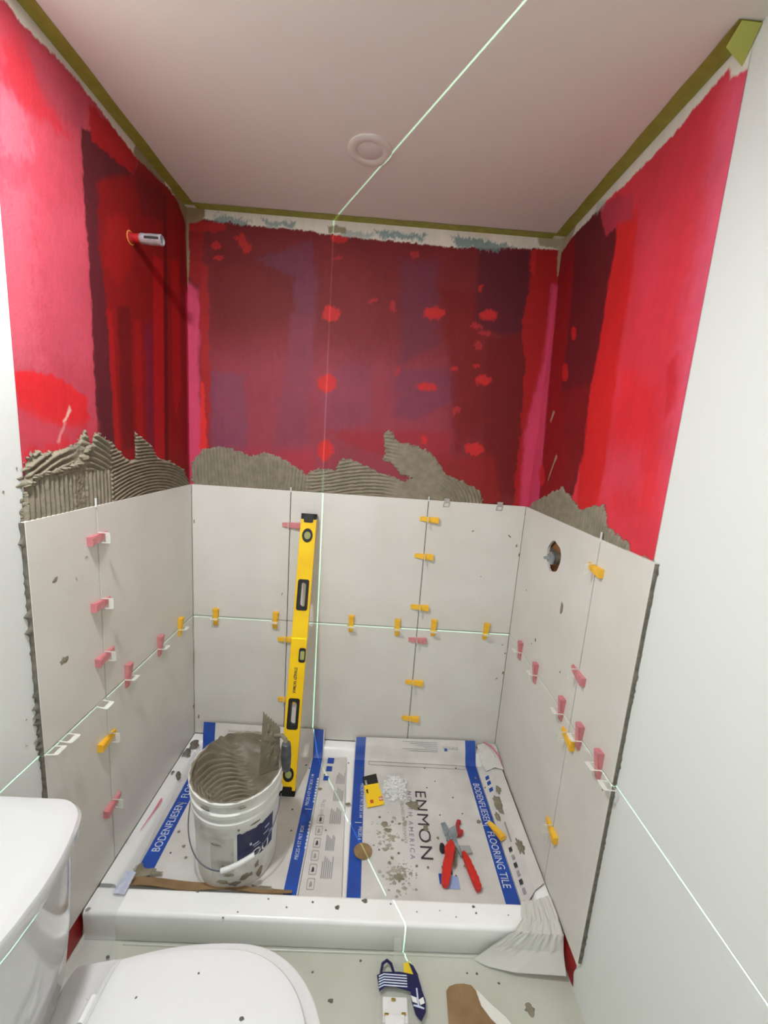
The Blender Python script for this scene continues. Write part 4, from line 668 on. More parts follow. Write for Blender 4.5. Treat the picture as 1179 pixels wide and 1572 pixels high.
for k, (t, o, x, y, ra, rb, dz) in enumerate([(ct2, o2, 1.035, -0.303, 0.024, 0.022, 0.0018), (ct2, o2, 1.016, -0.296, 0.014, 0.008, 0.0018), (ct2, o2, 1.075, -0.400, 0.010, 0.016, 0.0018), (ct2, o2, 1.392, -0.300, 0.022, 0.045, 0.031), (ct2, o2, 1.404, -0.245, 0.014, 0.02, 0.041), (ct2, o2, 1.374, -0.345, 0.012, 0.02, 0.013), (ct2, o2, 1.412, -0.490, 0.016, 0.03, 0.0425),
        (ct1, o1, 0.115, -0.612, 0.045, 0.014, 0.012), (ct1, o1, 0.080, -0.600, 0.014, 0.016, 0.012), (ct1, o1, 0.50, -0.640, 0.05, 0.012, 0.004), (ct2, o2, 0.960, -0.585, 0.04, 0.035, 0.0016), (ct2, o2, 0.925, -0.415, 0.035, 0.025, 0.0014)]):
    thin = k in (10, 11)
    blob(MB(), (x-o.x, y-o.y, CZ-o.z+dz), (1, 0, 0), (0, 1, 0), (0, 0, 1), ra*(0.45 if thin else 1), rb*(0.4 if thin else 1), 0.0015 if thin else 0.005, 600+k, 23).build('mortar_splat', M_MORTAR, t, True)
# fine spatter where mortar was dropped and wiped
for nm, cx, cy, sx_, sy_, cnt in (('mortar_spatter', 0.925, -0.44, 0.030, 0.035, 90), ('mortar_spatter', 0.962, -0.58, 0.024, 0.022, 110)):
    mb = MB(); rnd = random.Random(int(cx*1000))
    for k in range(cnt):
        a = 0.0015 + 0.0055*rnd.random()**3
        blob(mb, (rnd.gauss(cx, sx_)-o2.x, max(-0.655, rnd.gauss(cy, sy_))-o2.y, CZ-o2.z+0.0014), (1, 0, 0), (0, 1, 0), (0, 0, 1), a*1.3, a, 0.0012, 2000+k, 6)
    q = mb.build(nm, m_dust, ct2, True); q['kind'] = 'stuff'
def side_print(x0, x1, y0, y1, m):                                # print on the raised side flap
    zf = lambda x: float(np.interp((x-1.358)/0.089, [0, 0.08, 0.3, 0.55, 0.8, 1], [CZ, CZ+0.003, 0.058, 0.0815, 0.084, 0.090])) - o2.z + 0.0022
    MB().add([(x0-o2.x, y0-o2.y, zf(x0)), (x1-o2.x, y0-o2.y, zf(x1)), (x1-o2.x, y1-o2.y, zf(x1)), (x0-o2.x, y1-o2.y, zf(x0))], [(0, 1, 2, 3)]).build('printed_icon', m, ct2)
for y in (-0.150, -0.178, -0.212): side_print(1.374, 1.388, y-0.018, y, M_BLUE)
for k in range(6): side_print(1.376+0.001*(k % 2), 1.386, -0.490-0.028*k, -0.474-0.028*k, M_GREYINK if k % 2 else M_INK)
side_print(1.388, 1.392, -0.46, -0.38, M_GREYINK)

# round knocked-out disc of brown board
MB().prism([(0.0335*math.cos(t)*(1+0.02*math.sin(7*t)), 0.030*math.sin(t)) for t in [2*math.pi*i/28 for i in range(28)]], 0, 0.003).build('cardboard_disc', M_KRAFT, None, loc=(0.832, -0.502, CZ+0.003))
tag(bpy.data.objects['cardboard_disc'], 'round brown cardboard disc lying on the blue stripe', 'cardboard disc')

# ------------------------------------------------------------------ spirit level
LB = Vector((0.5065, -0.287, CZ+0.002)); LTp = Vector((0.5145, -0.034, 1.21)); la = (LTp-LB).normalized(); LL = 1.178
lx = (Vector((1, 0, 0)) - la*la.x).normalized(); ln_ = lx.cross(la)
if ln_.y > 0: ln_ = -ln_
lv = thing('spirit_level', 'long yellow and black spirit level leaning on the tiled back wall', 'level', mw=frame(LB, lx, la, ln_))
HW, TH = 0.0315, 0.028                                    # half width, thickness; local x across, y along, z out of the face
s1a, s1b, s2a, s2b = 0.775, 0.890, 0.280, 0.392
bd = MB()
for a, b in ((0.022, s2a), (s2b, s1a), (s1b, LL-0.022)): bd.box((-HW, a, -TH), (HW, b, 0))
for a, b in ((s2a, s2b), (s1a, s1b)):
    bd.box((-HW, a, -TH), (-HW+0.011, b, 0)); bd.box((HW-0.011, a, -TH), (HW, b, 0))
for sx in (-1, 1): bd.box((sx*HW-0.0012 if sx < 0 else HW-0.0006, 0.022, -TH), (-HW+0.0006 if sx < 0 else HW+0.0012, LL-0.022, 0.0012))
bd.build('body', M_LEVEL, lv)
for a, b in ((s2a, s2b), (s1a, s1b)):
    MB().ring(rrect(-0.0235, a-0.008, 0.0235, b+0.008, 0.009), rrect(-0.0115, a+0.004, 0.0115, b-0.006, 0.0112), -TH-0.0008, 0.0022).build('hand_grip', M_BLACK, lv)
for y0, y1, s in ((0.0, 0.024, 1), (LL-0.024, LL, -1)):
    MB().box((-HW-0.001, y0, -TH-0.001), (HW+0.001, y1-0.008 if s > 0 else y1, 0.0015)).box((-HW-0.001, y0+ (0 if s > 0 else 0.008), -TH-0.001), (HW+0.001, y1 - (0.008 if s > 0 else 0), 0.0015)).prism(rrect(-0.020, y0-0.0 if s > 0 else y0-0.014, 0.020, y1+0.014 if s > 0 else y1, 0.006), -TH, 0.0022).build('end_cap', M_BLACK, lv)
for y in (1.085, 0.088):
    v = MB().ring(circ(0, y, 0.0225, 0.030, 28), circ(0, y, 0.0135, 0.0165, 28), -TH, 0.002).build('vial_housing', M_BLACK, lv)
    MB().prism(circ(0, y, 0.0140, 0.017, 28), -0.004, 0.0002).build('vial', M_VIAL, v)
v = MB().prism(rrect(0.004, 0.550, 0.0322, 0.610, 0.008), -TH-0.0003, 0.0022).build('vial_housing', M_BLACK, lv)
MB().prism(rrect(0.010, 0.562, 0.0275, 0.598, 0.004), 0.0, 0.0027).build('vial', M_VIAL, v)
lettering('STANLEY FATMAX', 0.0165, 1.0, M_INK, lv, frame((-0.004, 0.528, 0.0004), (0, -1, 0), (1, 0, 0), (0, 0, 1)), 'LEFT', 0.0006, 0.78)

# ------------------------------------------------------------------ bucket, mortar, trowel
BX, BY, BZ = 0.386, -0.520, CZ + 0.002
bk = thing('bucket', 'white plastic bucket smeared with mortar standing on the carton', 'bucket', (BX, BY, BZ))
bk.rotation_euler = (math.radians(2.0), 0, 0)
prof = [(0.002, 0.0), (0.124, 0.0), (0.129, 0.004), (0.131, 0.02), (0.1395, 0.262), (0.1400, 0.268), (0.1455, 0.270), (0.1465, 0.284), (0.1425, 0.288), (0.1430, 0.304), (0.1480, 0.307), (0.1490, 0.321), (0.1440, 0.325), (0.1445, 0.352), (0.1500, 0.354), (0.1510, 0.366), (0.1470, 0.369),
        (0.1420, 0.366), (0.1400, 0.340), (0.1350, 0.20), (0.1280, 0.012), (0.002, 0.010)]
MB().lathe(prof, 64, cap=(False, False)).build('body', M_BUCKET, bk, True, angle=35)
def on_bucket(th, z, out=0.0006):
    r = 0.131 + (z-0.02)*(0.0085/0.242) + out; return (r*math.cos(th), r*math.sin(th), z)
def wrap(poly_us, zs, name, m, out, parent, ragged=0):
    MB().grid(lambda u, v: on_bucket(u, v + ragged*(0.5*math.sin(u*40)+0.5*math.sin(u*93))*(v > zs[-1]-0.005), out), poly_us, zs).build(name, m, parent, True)
D2 = math.radians
lab = [D2(a) for a in range(-72, -15, 3)]
wrap(lab, [0.112, 0.14, 0.17, 0.20, 0.235], 'paper_label', M_NAVY, 0.0008, bk, 0.004)
wrap([D2(a) for a in range(-222, -172, 5)], [0.10, 0.15, 0.20, 0.24], 'paper_label', mat('faded_label', (150, 152, 176), 0.5, (214, 212, 208), 12.0), 0.0006, bk)
wrap([D2(a) for a in range(-108, -73, 4)], [0.05, 0.10, 0.15, 0.20, 0.225], 'paper_label', mat('grey_label', (206, 203, 196), 0.6, (160, 154, 142), 14.0, mixpos=(0.45, 0.62)), 0.0005, bk)
# lettering wrapped round the bucket
def bucket_text(text, size, th0, z, m, out=0.0014):
    cu_o = lettering(text, size, 1.0, m, bk, Matrix.Identity(4), 'LEFT', 0.0006)
    for v in cu_o.data.vertices:
        r = 0.137; v.co = on_bucket(th0 + v.co.x/r, z + v.co.y, out)
    return cu_o
bucket_text('QU', 0.044, D2(-54), 0.128, M_WHITEPL)
for k, (th, z, a, b) in enumerate([(-52, 0.165, 9, 0.005), (-50, 0.156, 10, 0.003), (-36, 0.178, 10, 0.004), (-34, 0.200, 8, 0.006), (-56, 0.172, 3, 0.010), (-26, 0.165, 6, 0.005)]):
    wrap([D2(th + a*i/4) for i in range(5)], [z, z+b], 'printed_mark', M_WHITEINK, 0.0013, bk)
for k, (th, z, a, b) in enumerate([(-92, 0.045, 0.04, 0.012), (-75, 0.035, 0.03, 0.014), (-60, 0.05, 0.03, 0.016), (-45, 0.075, 0.014, 0.02), (-83, 0.075, 0.025, 0.012), (-98, 0.20, 0.03, 0.006), (-70, 0.252, 0.007, 0.006), (-48, 0.254, 0.03, 0.004), (-40, 0.03, 0.02, 0.03), (-66, 0.345, 0.02, 0.006), (-110, 0.34, 0.03, 0.008), (-90, 0.10, 0.012, 0.03)]):
    p = Vector(on_bucket(D2(th), z, 0.0006 if z < 0.26 else 0.0075)); n = Vector((math.cos(D2(th)), math.sin(D2(th)), 0)); t_ = Vector((-n.y, n.x, 0))
    blob(MB(), p, t_, (0, 0, 1), n, a*0.6, b*0.7, 0.0022, 700+k, 13).build('mortar_smear', M_MORTAR, bk, True)
rims = MB(); rn = [0.5 + 0.5*math.sin(k*0.9)*math.sin(k*0.37+1) for k in range(120)]
for k in range(120):                                                # thin uneven smear along the rim's inside
    vs = []
    for q in (k, (k+1) % 120):
        th = 2*math.pi*q/120; c_, s_ = math.cos(th), math.sin(th); o_ = 0.1445 + 0.0055*rn[q]
        vs += [(0.1395*c_, 0.1395*s_, 0.345), (0.1412*c_, 0.1412*s_, 0.3675), (0.1450*c_, 0.1450*s_, 0.3705), (o_*c_, o_*s_, 0.3700)]
    rims.add(vs, [(0, 1, 5, 4), (1, 2, 6, 5), (2, 3, 7, 6)])
rims.build('mortar_on_rim', M_MORTAR, bk, True)
for s, nm in ((-1, 'ear'), (1, 'ear')):
    th = D2(188) if s < 0 else D2(8)
    MB().lathe([(0.012, 0.0), (0.012, 0.008), (0.007, 0.012), (0.002, 0.012)], 14, axes=lambda a, b, c: (math.cos(th)*(0.138+c) - math.sin(th)*a, math.sin(th)*(0.138+c) + math.cos(th)*a, 0.262+b)).build(nm, M_BUCKET, bk, True)
def bail(t):                                                   # half circle swung down against the front
    a = math.pi*t; lxv = Vector((-0.150*math.cos(a), -0.004 - 0.150*max(0.0, math.sin(a))**0.85, 0.262 - 0.142*max(0.0, math.sin(a))**0.8 + 0.035*(t-0.5)*max(0.0, math.sin(a))))
    return lxv
MB().tube([bail(i/40) for i in range(41)], 0.0019, 8).build('wire_handle', mat('bail_wire', (104, 108, 120), 0.35, metal=0.7), bk, True)
g0, g1 = bail(0.50), bail(0.72); MB().tube([g0 + (g1-g0)*i/4 + Vector((0, -0.006*math.sin(math.pi*i/4), 0)) for i in range(5)], 0.0080, 12).build('grip', M_WHITEPL, bk, True)

# mortar in the bucket: a combed, sloping surface
def mfill(u, v):
    r = 0.1405*v; x = r*math.cos(u); y = r*math.sin(u)
    d = x*0.80 + y*0.60; e = -x*0.60 + y*0.80
    base = 0.300 + 0.10*max(0, e+0.02)*1.5 - 0.03*max(0, d) + 0.05*v**6*max(0, e/0.14)
    cmb = max(0.0, min(1.0, 0.5 + 0.9*math.cos((e*1.0 + 0.02*math.sin(d*30))*2*math.pi/0.0185)))
    k = max(0, min(1, (0.045-d)/0.05)); n = math.sin(x*61+y*23)*math.sin(y*71-x*17)
    return (x, y, base + 0.0145*cmb*k*(0.5+0.5*min(1, (1-v)*8+0.3)) + 0.0035*n*(1-k*0.6))
fill = MB(); NU, NV = 120, 72; vs = [mfill(2*math.pi*i/NU, (j+0.001)/NV) for j in range(NV+1) for i in range(NU)]
fill.add(vs, [(j*NU+i, j*NU+(i+1) % NU, (j+1)*NU+(i+1) % NU, (j+1)*NU+i) for j in range(NV) for i in range(NU)])
mo = fill.build('mortar', M_WETMORTAR, None, True, loc=(BX, BY, BZ), angle=180); mo.rotation_euler = bk.rotation_euler
tag(mo, 'wet grey mortar with comb marks filling the white bucket', 'mortar', kind='stuff')

tw = thing('notched_trowel', 'mortar-caked notched trowel standing in the bucket over its rim', 'trowel', (0.49, -0.49, 0.34))
bw = Vector((0.88, 0.47, 0)).normalized(); bn = Vector((0.47, -0.88, 0.0)).normalized()
A0 = Vector((0.460, -0.500, 0.572)); poly = []
pA, pB = (0.0, 0.588), (0.060, 0.512)
for k in range(7):                                             # notched edge
    f0, f1, f2 = k/7, (k+0.5)/7, (k+0.999)/7
    for f, dd in ((f0, 0), (f1, 0), (f1, -0.006), (f2, -0.006)): poly.append((pA[0]+(pB[0]-pA[0])*f, pA[1]+(pB[1]-pA[1])*f + dd))
poly += [(0.060, 0.345), (-0.012, 0.345), (-0.006, 0.45)]
org = Vector((0.49, -0.49, 0.34)); base0 = Vector((A0.x, A0.y, 0))
MB().prism(poly, -0.0010, 0.0010, axes=lambda a, b, c: tuple(base0 + bw*a + bn*c + Vector((0, 0, b)) - org)).build('blade', M_MORTAR, tw)
crust = MB()
for k in range(14):
    rnd = random.Random(k+5); a = rnd.uniform(0.008, 0.05); b = rnd.uniform(0.38, 0.54-a*1.1)
    blob(crust, base0 + bw*a - bn*0.001*0 + bn*0.001 + Vector((0, 0, b)) - org, bw, (0, 0, 1), bn, 0.008, 0.022, 0.003, 800+k)
crust.build('mortar_crust', M_MORTAR, tw, True)
h0 = Vector((0.550, -0.545, 0.512)) - org; h1 = Vector((0.552, -0.542, 0.402)) - org
MB().tube([h0 + (h1-h0)*t for t in (0, 0.04, 0.2, 0.5, 0.8, 0.96, 1.0)], [0.008, 0.0145, 0.0165, 0.0175, 0.0155, 0.013, 0.006], 16).build('handle', M_GREYPL, tw, True)
MB().tube([Vector((0.500, -0.49, 0.490))-org, Vector((0.53, -0.515, 0.512))-org, Vector((0.546, -0.540, 0.520))-org, h0 + Vector((0, 0, -0.01))], 0.007, 10).build('tang', M_MORTAR, tw, True)

# ------------------------------------------------------------------ levelling clips and wedges
WL = 0.082
def wedge_mesh(name, m):
    n = 9; prof = [(-0.036, 0.0), (0.046, 0.0), (0.046, 0.0172)]
    for i in range(n):                                         # stepped ramp
        a1 = 0.040 - 0.070*i/n; a0 = 0.040 - 0.070*(i+1)/n
        h = 0.0170 - 0.0105*i/n; prof += [(a1, h), (a1-0.004, h-0.0012), (a0+0.001, h-0.0008)]
    prof += [(-0.036, 0.0050)]
    mb = MB().prism(prof, -0.0085, 0.0085, axes=lambda a, b, c: (a, c*1.2, b))
    low = [(-0.036, 0), (0.046, 0), (0.046, 0.0150), (-0.036, 0.0020)]
    for s in (-1, 1): mb.prism(low, s*0.0085, s*0.0108, axes=lambda a, b, c: (a, c*1.2, b))
    me = mb.mesh(name, m)
    for v in me.vertices:                                     # the thin end narrows
        k = max(0.0, (-v.co.x + 0.006)/0.042); v.co.y *= 1 - 0.25*min(1, k)
    return me
ME_W = {'Y': wedge_mesh('wedge_yellow', M_YELLOW), 'P': wedge_mesh('wedge_pink', M_PINK)}
cm = MB().ring(rrect(-0.0165, 0.0, 0.0165, 0.036, 0.004, 3), rrect(-0.0134, 0.0012, 0.0134, 0.0225, 0.001, 3), -0.0009, 0.0009, axes=lambda a, b, c: (c, a, b))
ME_C = cm.mesh('clip', M_CLIP)
JN = {('B', 'V'): ((1, 0, 0), (0, 0, -1)), ('B', 'H'): ((0, 0, 1), (1, 0, 0)), ('L', 'V'): ((0, -1, 0), (0, 0, -1)),
      ('L', 'H'): ((0, 0, 1), (0, -1, 0)), ('R', 'V'): ((0, -1, 0), (0, 0, 1)), ('R', 'H'): ((0, 0, 1), (0, 1, 0))}
ORD = ['topmost', 'second from the top', 'third from the top', 'fourth from the top', 'fifth from the top', 'lowest']
seen = {}; tot = {}
for c in CLIPS: tot[(c[0], c[1], round(c[3], 2) if c[1] == 'V' else 0)] = tot.get((c[0], c[1], round(c[3], 2) if c[1] == 'V' else 0), 0) + 1
NAMES = {('B', 'V', 1.03): 'right-hand vertical joint of the back wall', ('B', 'V', 0.43): 'back wall joint beside the spirit level', ('L', 'V', -0.59): 'vertical joint of the left wall',
         ('R', 'V', -0.6): 'vertical joint of the right wall', ('B', 'H', 0): 'level joint of the back wall', ('L', 'H', 0): 'level joint of the left wall', ('R', 'H', 0): 'level joint of the right wall'}
ORDH = {'B': ['first', 'second', 'third', 'fourth', 'fifth', 'sixth'], 'L': ['first', 'second', 'third', 'fourth', 'fifth', 'sixth'], 'R': ['first', 'second', 'third', 'fourth', 'fifth', 'sixth']}
for k, (wl, ori, colr, s, z) in enumerate(CLIPS):
    key = (wl, ori, round(s, 2) if ori == 'V' else 0); i = seen.get(key, 0); seen[key] = i+1
    cname = {'Y': 'yellow', 'P': 'pink', 'N': 'clear'}[colr]; kind = 'levelling wedge' if colr != 'N' else 'bare clip'
    if ori == 'V': lab_ = '%s %s on the %s, %s' % (cname, kind, NAMES[key], ORD[i] if i < tot[key]-1 else 'lowest')
    else: lab_ = '%s %s on the %s, %s from the %s corner' % (cname, kind, NAMES[key], ORDH[wl][i], 'left' if wl in 'BL' else 'right')
    A, N, pos = AX[wl]; a, j = JN[(wl, ori)]; a = Vector(a); N = Vector(N); j = N.cross(a)
    rnd = random.Random(k*3+1); r = rnd.uniform(-0.06, 0.06); a2 = a*math.cos(r) + j*math.sin(r); j2 = N.cross(a2)
    t = thing('levelling_wedge' if colr != 'N' else 'levelling_clip', lab_, 'wedge' if colr != 'N' else 'clip', group='tile levelling wedges' if colr != 'N' else 'bare levelling clips',
              mw=frame(pos(s, z, 0.0003), a2, j2, N))
    if colr != 'N':
        w_ = link('wedge', ME_W[colr], t); w_.location = (rnd.uniform(-0.006, 0.006), 0, 0)
    c_ = link('clip', ME_C, t)
    if colr == 'N': c_.rotation_euler = (0, rnd.uniform(-0.25, 0.1), 0)
lw = thing('levelling_wedge', 'loose yellow wedge lying on the carton by the blue stripe', 'wedge', group='tile levelling wedges',
           mw=frame((1.347, -0.403, CZ+0.011), Vector((0.42, -0.90, 0.06)).normalized(), Vector((0.90, 0.42, 0)), Vector((0.42, -0.90, 0.06)).normalized().cross(Vector((0.90, 0.42, 0)))))
link('wedge', ME_W['Y'], lw)
# thin spacers left standing in the joints at the tile tops
for lab_, p, q in (('white spacer tip standing above the left wall vertical joint', (0.0, YLJ, ZT-0.004), (0.0, YLJ, ZT+0.022)), ('white spacer tip above the back wall joint over the level', (XJ1, -0.001, ZT-0.004), (XJ1, -0.001, ZT+0.016)),
                   ('white spacer tip above the right-hand back wall joint', (XJ2, -0.001, ZT-0.004), (XJ2, -0.001, ZT+0.016)), ('white spacer tip standing above the right wall vertical joint', (W, YRJ, ZT-0.006), (W, YRJ, ZT+0.022))):
    tag(MB().box((p[0]-0.0022, p[1]-0.0022, p[2]), (q[0]+0.0022, q[1]+0.0022, q[2]), bev=0.0006).build('spacer', M_WHITEPL), lab_, 'spacer', 'spacers at the tile tops')
for lab_, x in (('small grey clip frame hooked on the back tile top, nearer the joint', 1.108), ('small grey clip frame hooked on the back tile top, nearer the right corner', 1.342)):
    t = tag(MB().ring(rrect(-0.014, -0.026, 0.014, -0.004, 0.002, 2), rrect(-0.0095, -0.0215, 0.0095, -0.0085, 0.001, 2), 0.0004, 0.0026, axes=lambda a, b, c: (x+a+0.2*b, -c, ZT+b)).box((x-0.013, -0.0026, ZT-0.005), (x+0.010, 0.008, ZT+0.012)).build('levelling_clip', mat('grey_clip', (176, 170, 164), 0.4)), lab_, 'clip', 'bare levelling clips')

# ------------------------------------------------------------------ pliers
pl = thing('tile_pliers', 'tile levelling pliers with red handles lying open on the carton', 'pliers', (1.165, -0.48, CZ+0.003))
op = Vector((1.165, -0.48, 0))
def flat(pts, z0, z1, name, m, parent=pl, bev=0.0):
    mb = MB().prism([(x-op.x, y-op.y) for x, y in pts], z0, z1); o = mb.build(name, m, parent)
    if bev:
        md = o.modifiers.new('soft', 'BEVEL'); md.width = bev; md.segments = 2; md.limit_method = 'ANGLE'
    return o
flat([(1.160, -0.457), (1.172, -0.470), (1.172, -0.490), (1.163, -0.515), (1.152, -0.545), (1.140, -0.580), (1.128, -0.613), (1.121, -0.620), (1.106, -0.617), (1.103, -0.606), (1.108, -0.580), (1.117, -0.545), (1.128, -0.520), (1.132, -0.508), (1.130, -0.494), (1.138, -0.480)], 0.004, 0.022, 'handle', M_REDGRIP, bev=0.003)
rg = [(1.206, -0.497), (1.214, -0.510), (1.220, -0.526), (1.223, -0.532), (1.223, -0.545), (1.228, -0.550), (1.228, -0.562), (1.233, -0.568), (1.232, -0.580), (1.237, -0.586), (1.236, -0.602), (1.240, -0.612), (1.234, -0.626), (1.219, -0.628), (1.213, -0.610), (1.208, -0.590), (1.203, -0.565), (1.199, -0.540), (1.194, -0.515), (1.194, -0.500)]
flat(rg, 0.004, 0.020, 'handle', M_REDGRIP, bev=0.003)
flat([(1.148, -0.432), (1.162, -0.410), (1.190, -0.392), (1.198, -0.398), (1.196, -0.432), (1.184, -0.440), (1.188, -0.462), (1.193, -0.498), (1.200, -0.510), (1.188, -0.512), (1.180, -0.485), (1.172, -0.468), (1.158, -0.462), (1.146, -0.452)], 0.006, 0.012, 'steel_plate', M_STEEL)
flat([(1.134, -0.392), (1.152, -0.385), (1.162, -0.414), (1.152, -0.440), (1.142, -0.436)], 0.012, 0.017, 'steel_plate', M_STEEL)
flat([(1.194, -0.388), (1.202, -0.372), (1.216, -0.374), (1.216, -0.383), (1.206, -0.386), (1.205, -0.412), (1.218, -0.416), (1.216, -0.426), (1.202, -0.436), (1.193, -0.436)], 0.003, 0.018, 'jaw_pad', mat('jaw_red', (170, 38, 42), 0.5), bev=0.002)
flat([(1.192, -0.470), (1.232, -0.468), (1.236, -0.494), (1.196, -0.500)], 0.001, 0.008, 'lower_jaw', mat('jaw_grey', (160, 160, 158), 0.45))
MB().lathe([(0.006, 0.010), (0.006, 0.019), (0.004, 0.021)], 14, axes=lambda a, b, c: (1.164-op.x+a, -0.450-op.y+b, c)).build('rivet', M_STEEL, pl, True)
MB().lathe([(0.010, 0.0), (0.010, 0.012), (0.004, 0.014)], 14, axes=lambda a, b, c: (1.126-op.x+a, -0.482-op.y+b*1.6, c)).build('adjuster_knob', M_BLACK, pl, True)
flat([(1.170, -0.490), (1.178, -0.492), (1.168, -0.540), (1.158, -0.552)], 0.003, 0.014, 'spring', M_BRASS)

# ------------------------------------------------------------------ bag of spacers with a yellow header card
M_POUCH = film_mat('pouch_film', (244, 244, 242), 0.07, 0.05)
bgx = thing('spacer_bag', 'clear bag of white spacers with a yellow and black header card', 'bag', (0.90, -0.24, CZ+0.0015))
ob = Vector((0.90, -0.24, 0))
cc = [(0.843, -0.327), (0.913, -0.308), (0.888, -0.205), (0.826, -0.222)]; ck = [(0.826, -0.221), (0.888, -0.204), (0.878, -0.155), (0.817, -0.177)]
P2 = lambda q: [(x-ob.x, y-ob.y) for x, y in q]
hc = MB().prism(P2(cc), 0.004, 0.0065).build('header_card', mat('card_yellow', (248, 204, 20), 0.4), bgx)
MB().prism(P2(ck), 0.004, 0.0062).build('card_top', M_BLACK, bgx)
MB().prism(P2([(0.894, -0.295), (0.908, -0.291), (0.904, -0.272), (0.890, -0.276)]), 0.0065, 0.0069).build('printed_mark', mat('mark_red', (206, 62, 36), 0.5), hc)
MB().prism(P2([(0.8975, -0.291), (0.9015, -0.290), (0.8985, -0.277), (0.8945, -0.278)]), 0.0069, 0.0071).prism(P2([(0.8925, -0.2865), (0.9055, -0.283), (0.9045, -0.2795), (0.8915, -0.283)]), 0.0069, 0.0071).build('printed_mark', M_WHITEPL, hc)
MB().prism(P2([(0.856, -0.309), (0.869, -0.305), (0.866, -0.289), (0.853, -0.293)]), 0.0065, 0.0069).build('printed_mark', mat('mark_orange', (196, 74, 24), 0.5), hc)
MB().prism(P2([(0.835, -0.243), (0.843, -0.240), (0.846, -0.262), (0.840, -0.260)]), 0.0065, 0.0069).build('printed_mark', M_BLACK, hc)
MB().prism(P2([(0.828, -0.196), (0.836, -0.194), (0.840, -0.220), (0.833, -0.222)]), 0.0062, 0.0069).build('printed_mark', M_CHROME, bgx)
crn = [(0.914, -0.318), (1.024, -0.290), (1.004, -0.140), (0.892, -0.160)]
def pouch(u, v):
    x, y = bil(crn, u, v); b = math.sin(math.pi*min(1, max(0, u)))*math.sin(math.pi*min(1, max(0, v)))
    return (x-ob.x, y-ob.y, 0.0035 + 0.030*max(0, b)**0.6 + 0.0015*math.sin(u*23)*math.sin(v*19))
MB().sheet(pouch, [i/14 for i in range(15)], [i/14 for i in range(15)], 0.0006, edge=0).build('clear_pouch', M_POUCH, bgx, True)
spc = MB(); rnd = random.Random(4)
for k in range(420):
    ua, va_ = rnd.gauss(0, 0.46), rnd.gauss(0, 0.46); ua = max(-1, min(1, ua)); va_ = max(-1, min(1, va_)); r = 0.05*min(1, max(abs(ua), abs(va_))); x = 0.960-ob.x + 0.046*ua + 0.006*va_; y = -0.226-ob.y + 0.058*va_
    z = 0.004 + 0.021*rnd.random()*max(0, 1-(r/0.05)**2); q = rnd.uniform(0, 3.14); l = 0.006
    d = Vector((math.cos(q), math.sin(q), rnd.uniform(-0.6, 0.6)))*l; e = Vector((-math.sin(q), math.cos(q), rnd.uniform(-0.4, 0.4)))*l; p = Vector((x, y, z+0.001))
    for a, b in ((d, e), (e, d)):
        w_ = b.normalized()*0.0012; u_ = Vector((0, 0, 0.0012)); q8 = [p+a*s1+w_*s2+u_*s3 for s3 in (-1, 1) for s1, s2 in ((-1, -1), (1, -1), (1, 1), (-1, 1))]
        spc.add(q8, [(3,2,1,0),(4,5,6,7),(0,1,5,4),(1,2,6,5),(2,3,7,6),(3,0,4,7)])
so = spc.build('cross_spacers', mat('spacer_white', (246, 246, 244), 0.4), bgx); so['kind'] = 'stuff'; so['label'] = 'heap of small white plastic cross spacers'

# ------------------------------------------------------------------ toilet (backs on to the left wall)
TY = -1.190
to = thing('toilet', 'white two-piece toilet with its lid closed in front of the shower', 'toilet', (0.0, TY, FLOOR))
def plan(xb, xf, hw_back, hw, n=40, k=0.55):
    """egg-shaped outline: straight back at xb, round front at xf"""
    pts = []; xc = xb + (xf-xb)*k
    for i in range(n+1):
        t = math.pi*i/n - math.pi/2; pts.append((xc + (xf-xc)*math.cos(t), hw*math.sin(t)))
    m = 8; back = []
    for i in range(1, m+1):
        f = i/m; x = xc + (xb-xc)*f; back.append((x, hw - (hw-hw_back)*f**2.2))
    r = 0.02
    corner = [(xb-0.004, hw_back-0.010), (xb-0.006, hw_back-0.03)]
    up = back + corner
    return pts + up + [(x, -y) for x, y in reversed(up)]
def loft(mb, rings, mi=0, cap0=True, cap1=True):
    n = len(rings[0]); vs = [p for r in rings for p in r]
    fs = [(k*n+i, k*n+(i+1) % n, (k+1)*n+(i+1) % n, (k+1)*n+i) for k in range(len(rings)-1) for i in range(n)]
    if cap0: fs.append(list(range(n))[::-1])
    if cap1: fs.append([(len(rings)-1)*n+i for i in range(n)])
    return mb.add(vs, fs, mi)
def off(poly, d, cx=0.54):
    out = []
    for x, y in poly:
        l = math.hypot(x-cx, y) or 1; out.append((x + (x-cx)/l*d, y + y/l*d))
    return out
z0 = -FLOOR
bowl = [(0.0, 0.20, 0.66, 0.10, 0.125), (0.02, 0.20, 0.665, 0.105, 0.13), (0.14, 0.20, 0.66, 0.10, 0.12), (0.25, 0.21, 0.68, 0.12, 0.145), (0.33, 0.22, 0.725, 0.14, 0.172), (0.375, 0.22, 0.742, 0.15, 0.180), (0.392, 0.22, 0.748, 0.148, 0.180)]
rr = [[(x, y, z) for x, y in plan(a, b, c, d)] for z, a, b, c, d in bowl]
loft(MB(), rr).build('bowl', M_PORC, to, True, angle=50)
dk = [[(x, y, z) for x, y in rrect(0.03, -0.095-e, 0.30, 0.095+e, 0.04, 5)] for z, e in ((0.30, -0.05), (0.35, 0.0), (0.390, 0.008), (0.398, 0.004))]
loft(MB(), dk).build('tank_deck', M_PORC, to, True, angle=50)
seat = plan(0.300, 0.764, 0.150, 0.189)
loft(MB(), [[(x, y, z) for x, y in off(seat, e)] for z, e in ((0.396, -0.004), (0.399, 0.0), (0.408, 0.0), (0.411, -0.004))]).build('seat', M_SEAT, to, True, angle=40)
lid = plan(0.316, 0.736, 0.140, 0.168)
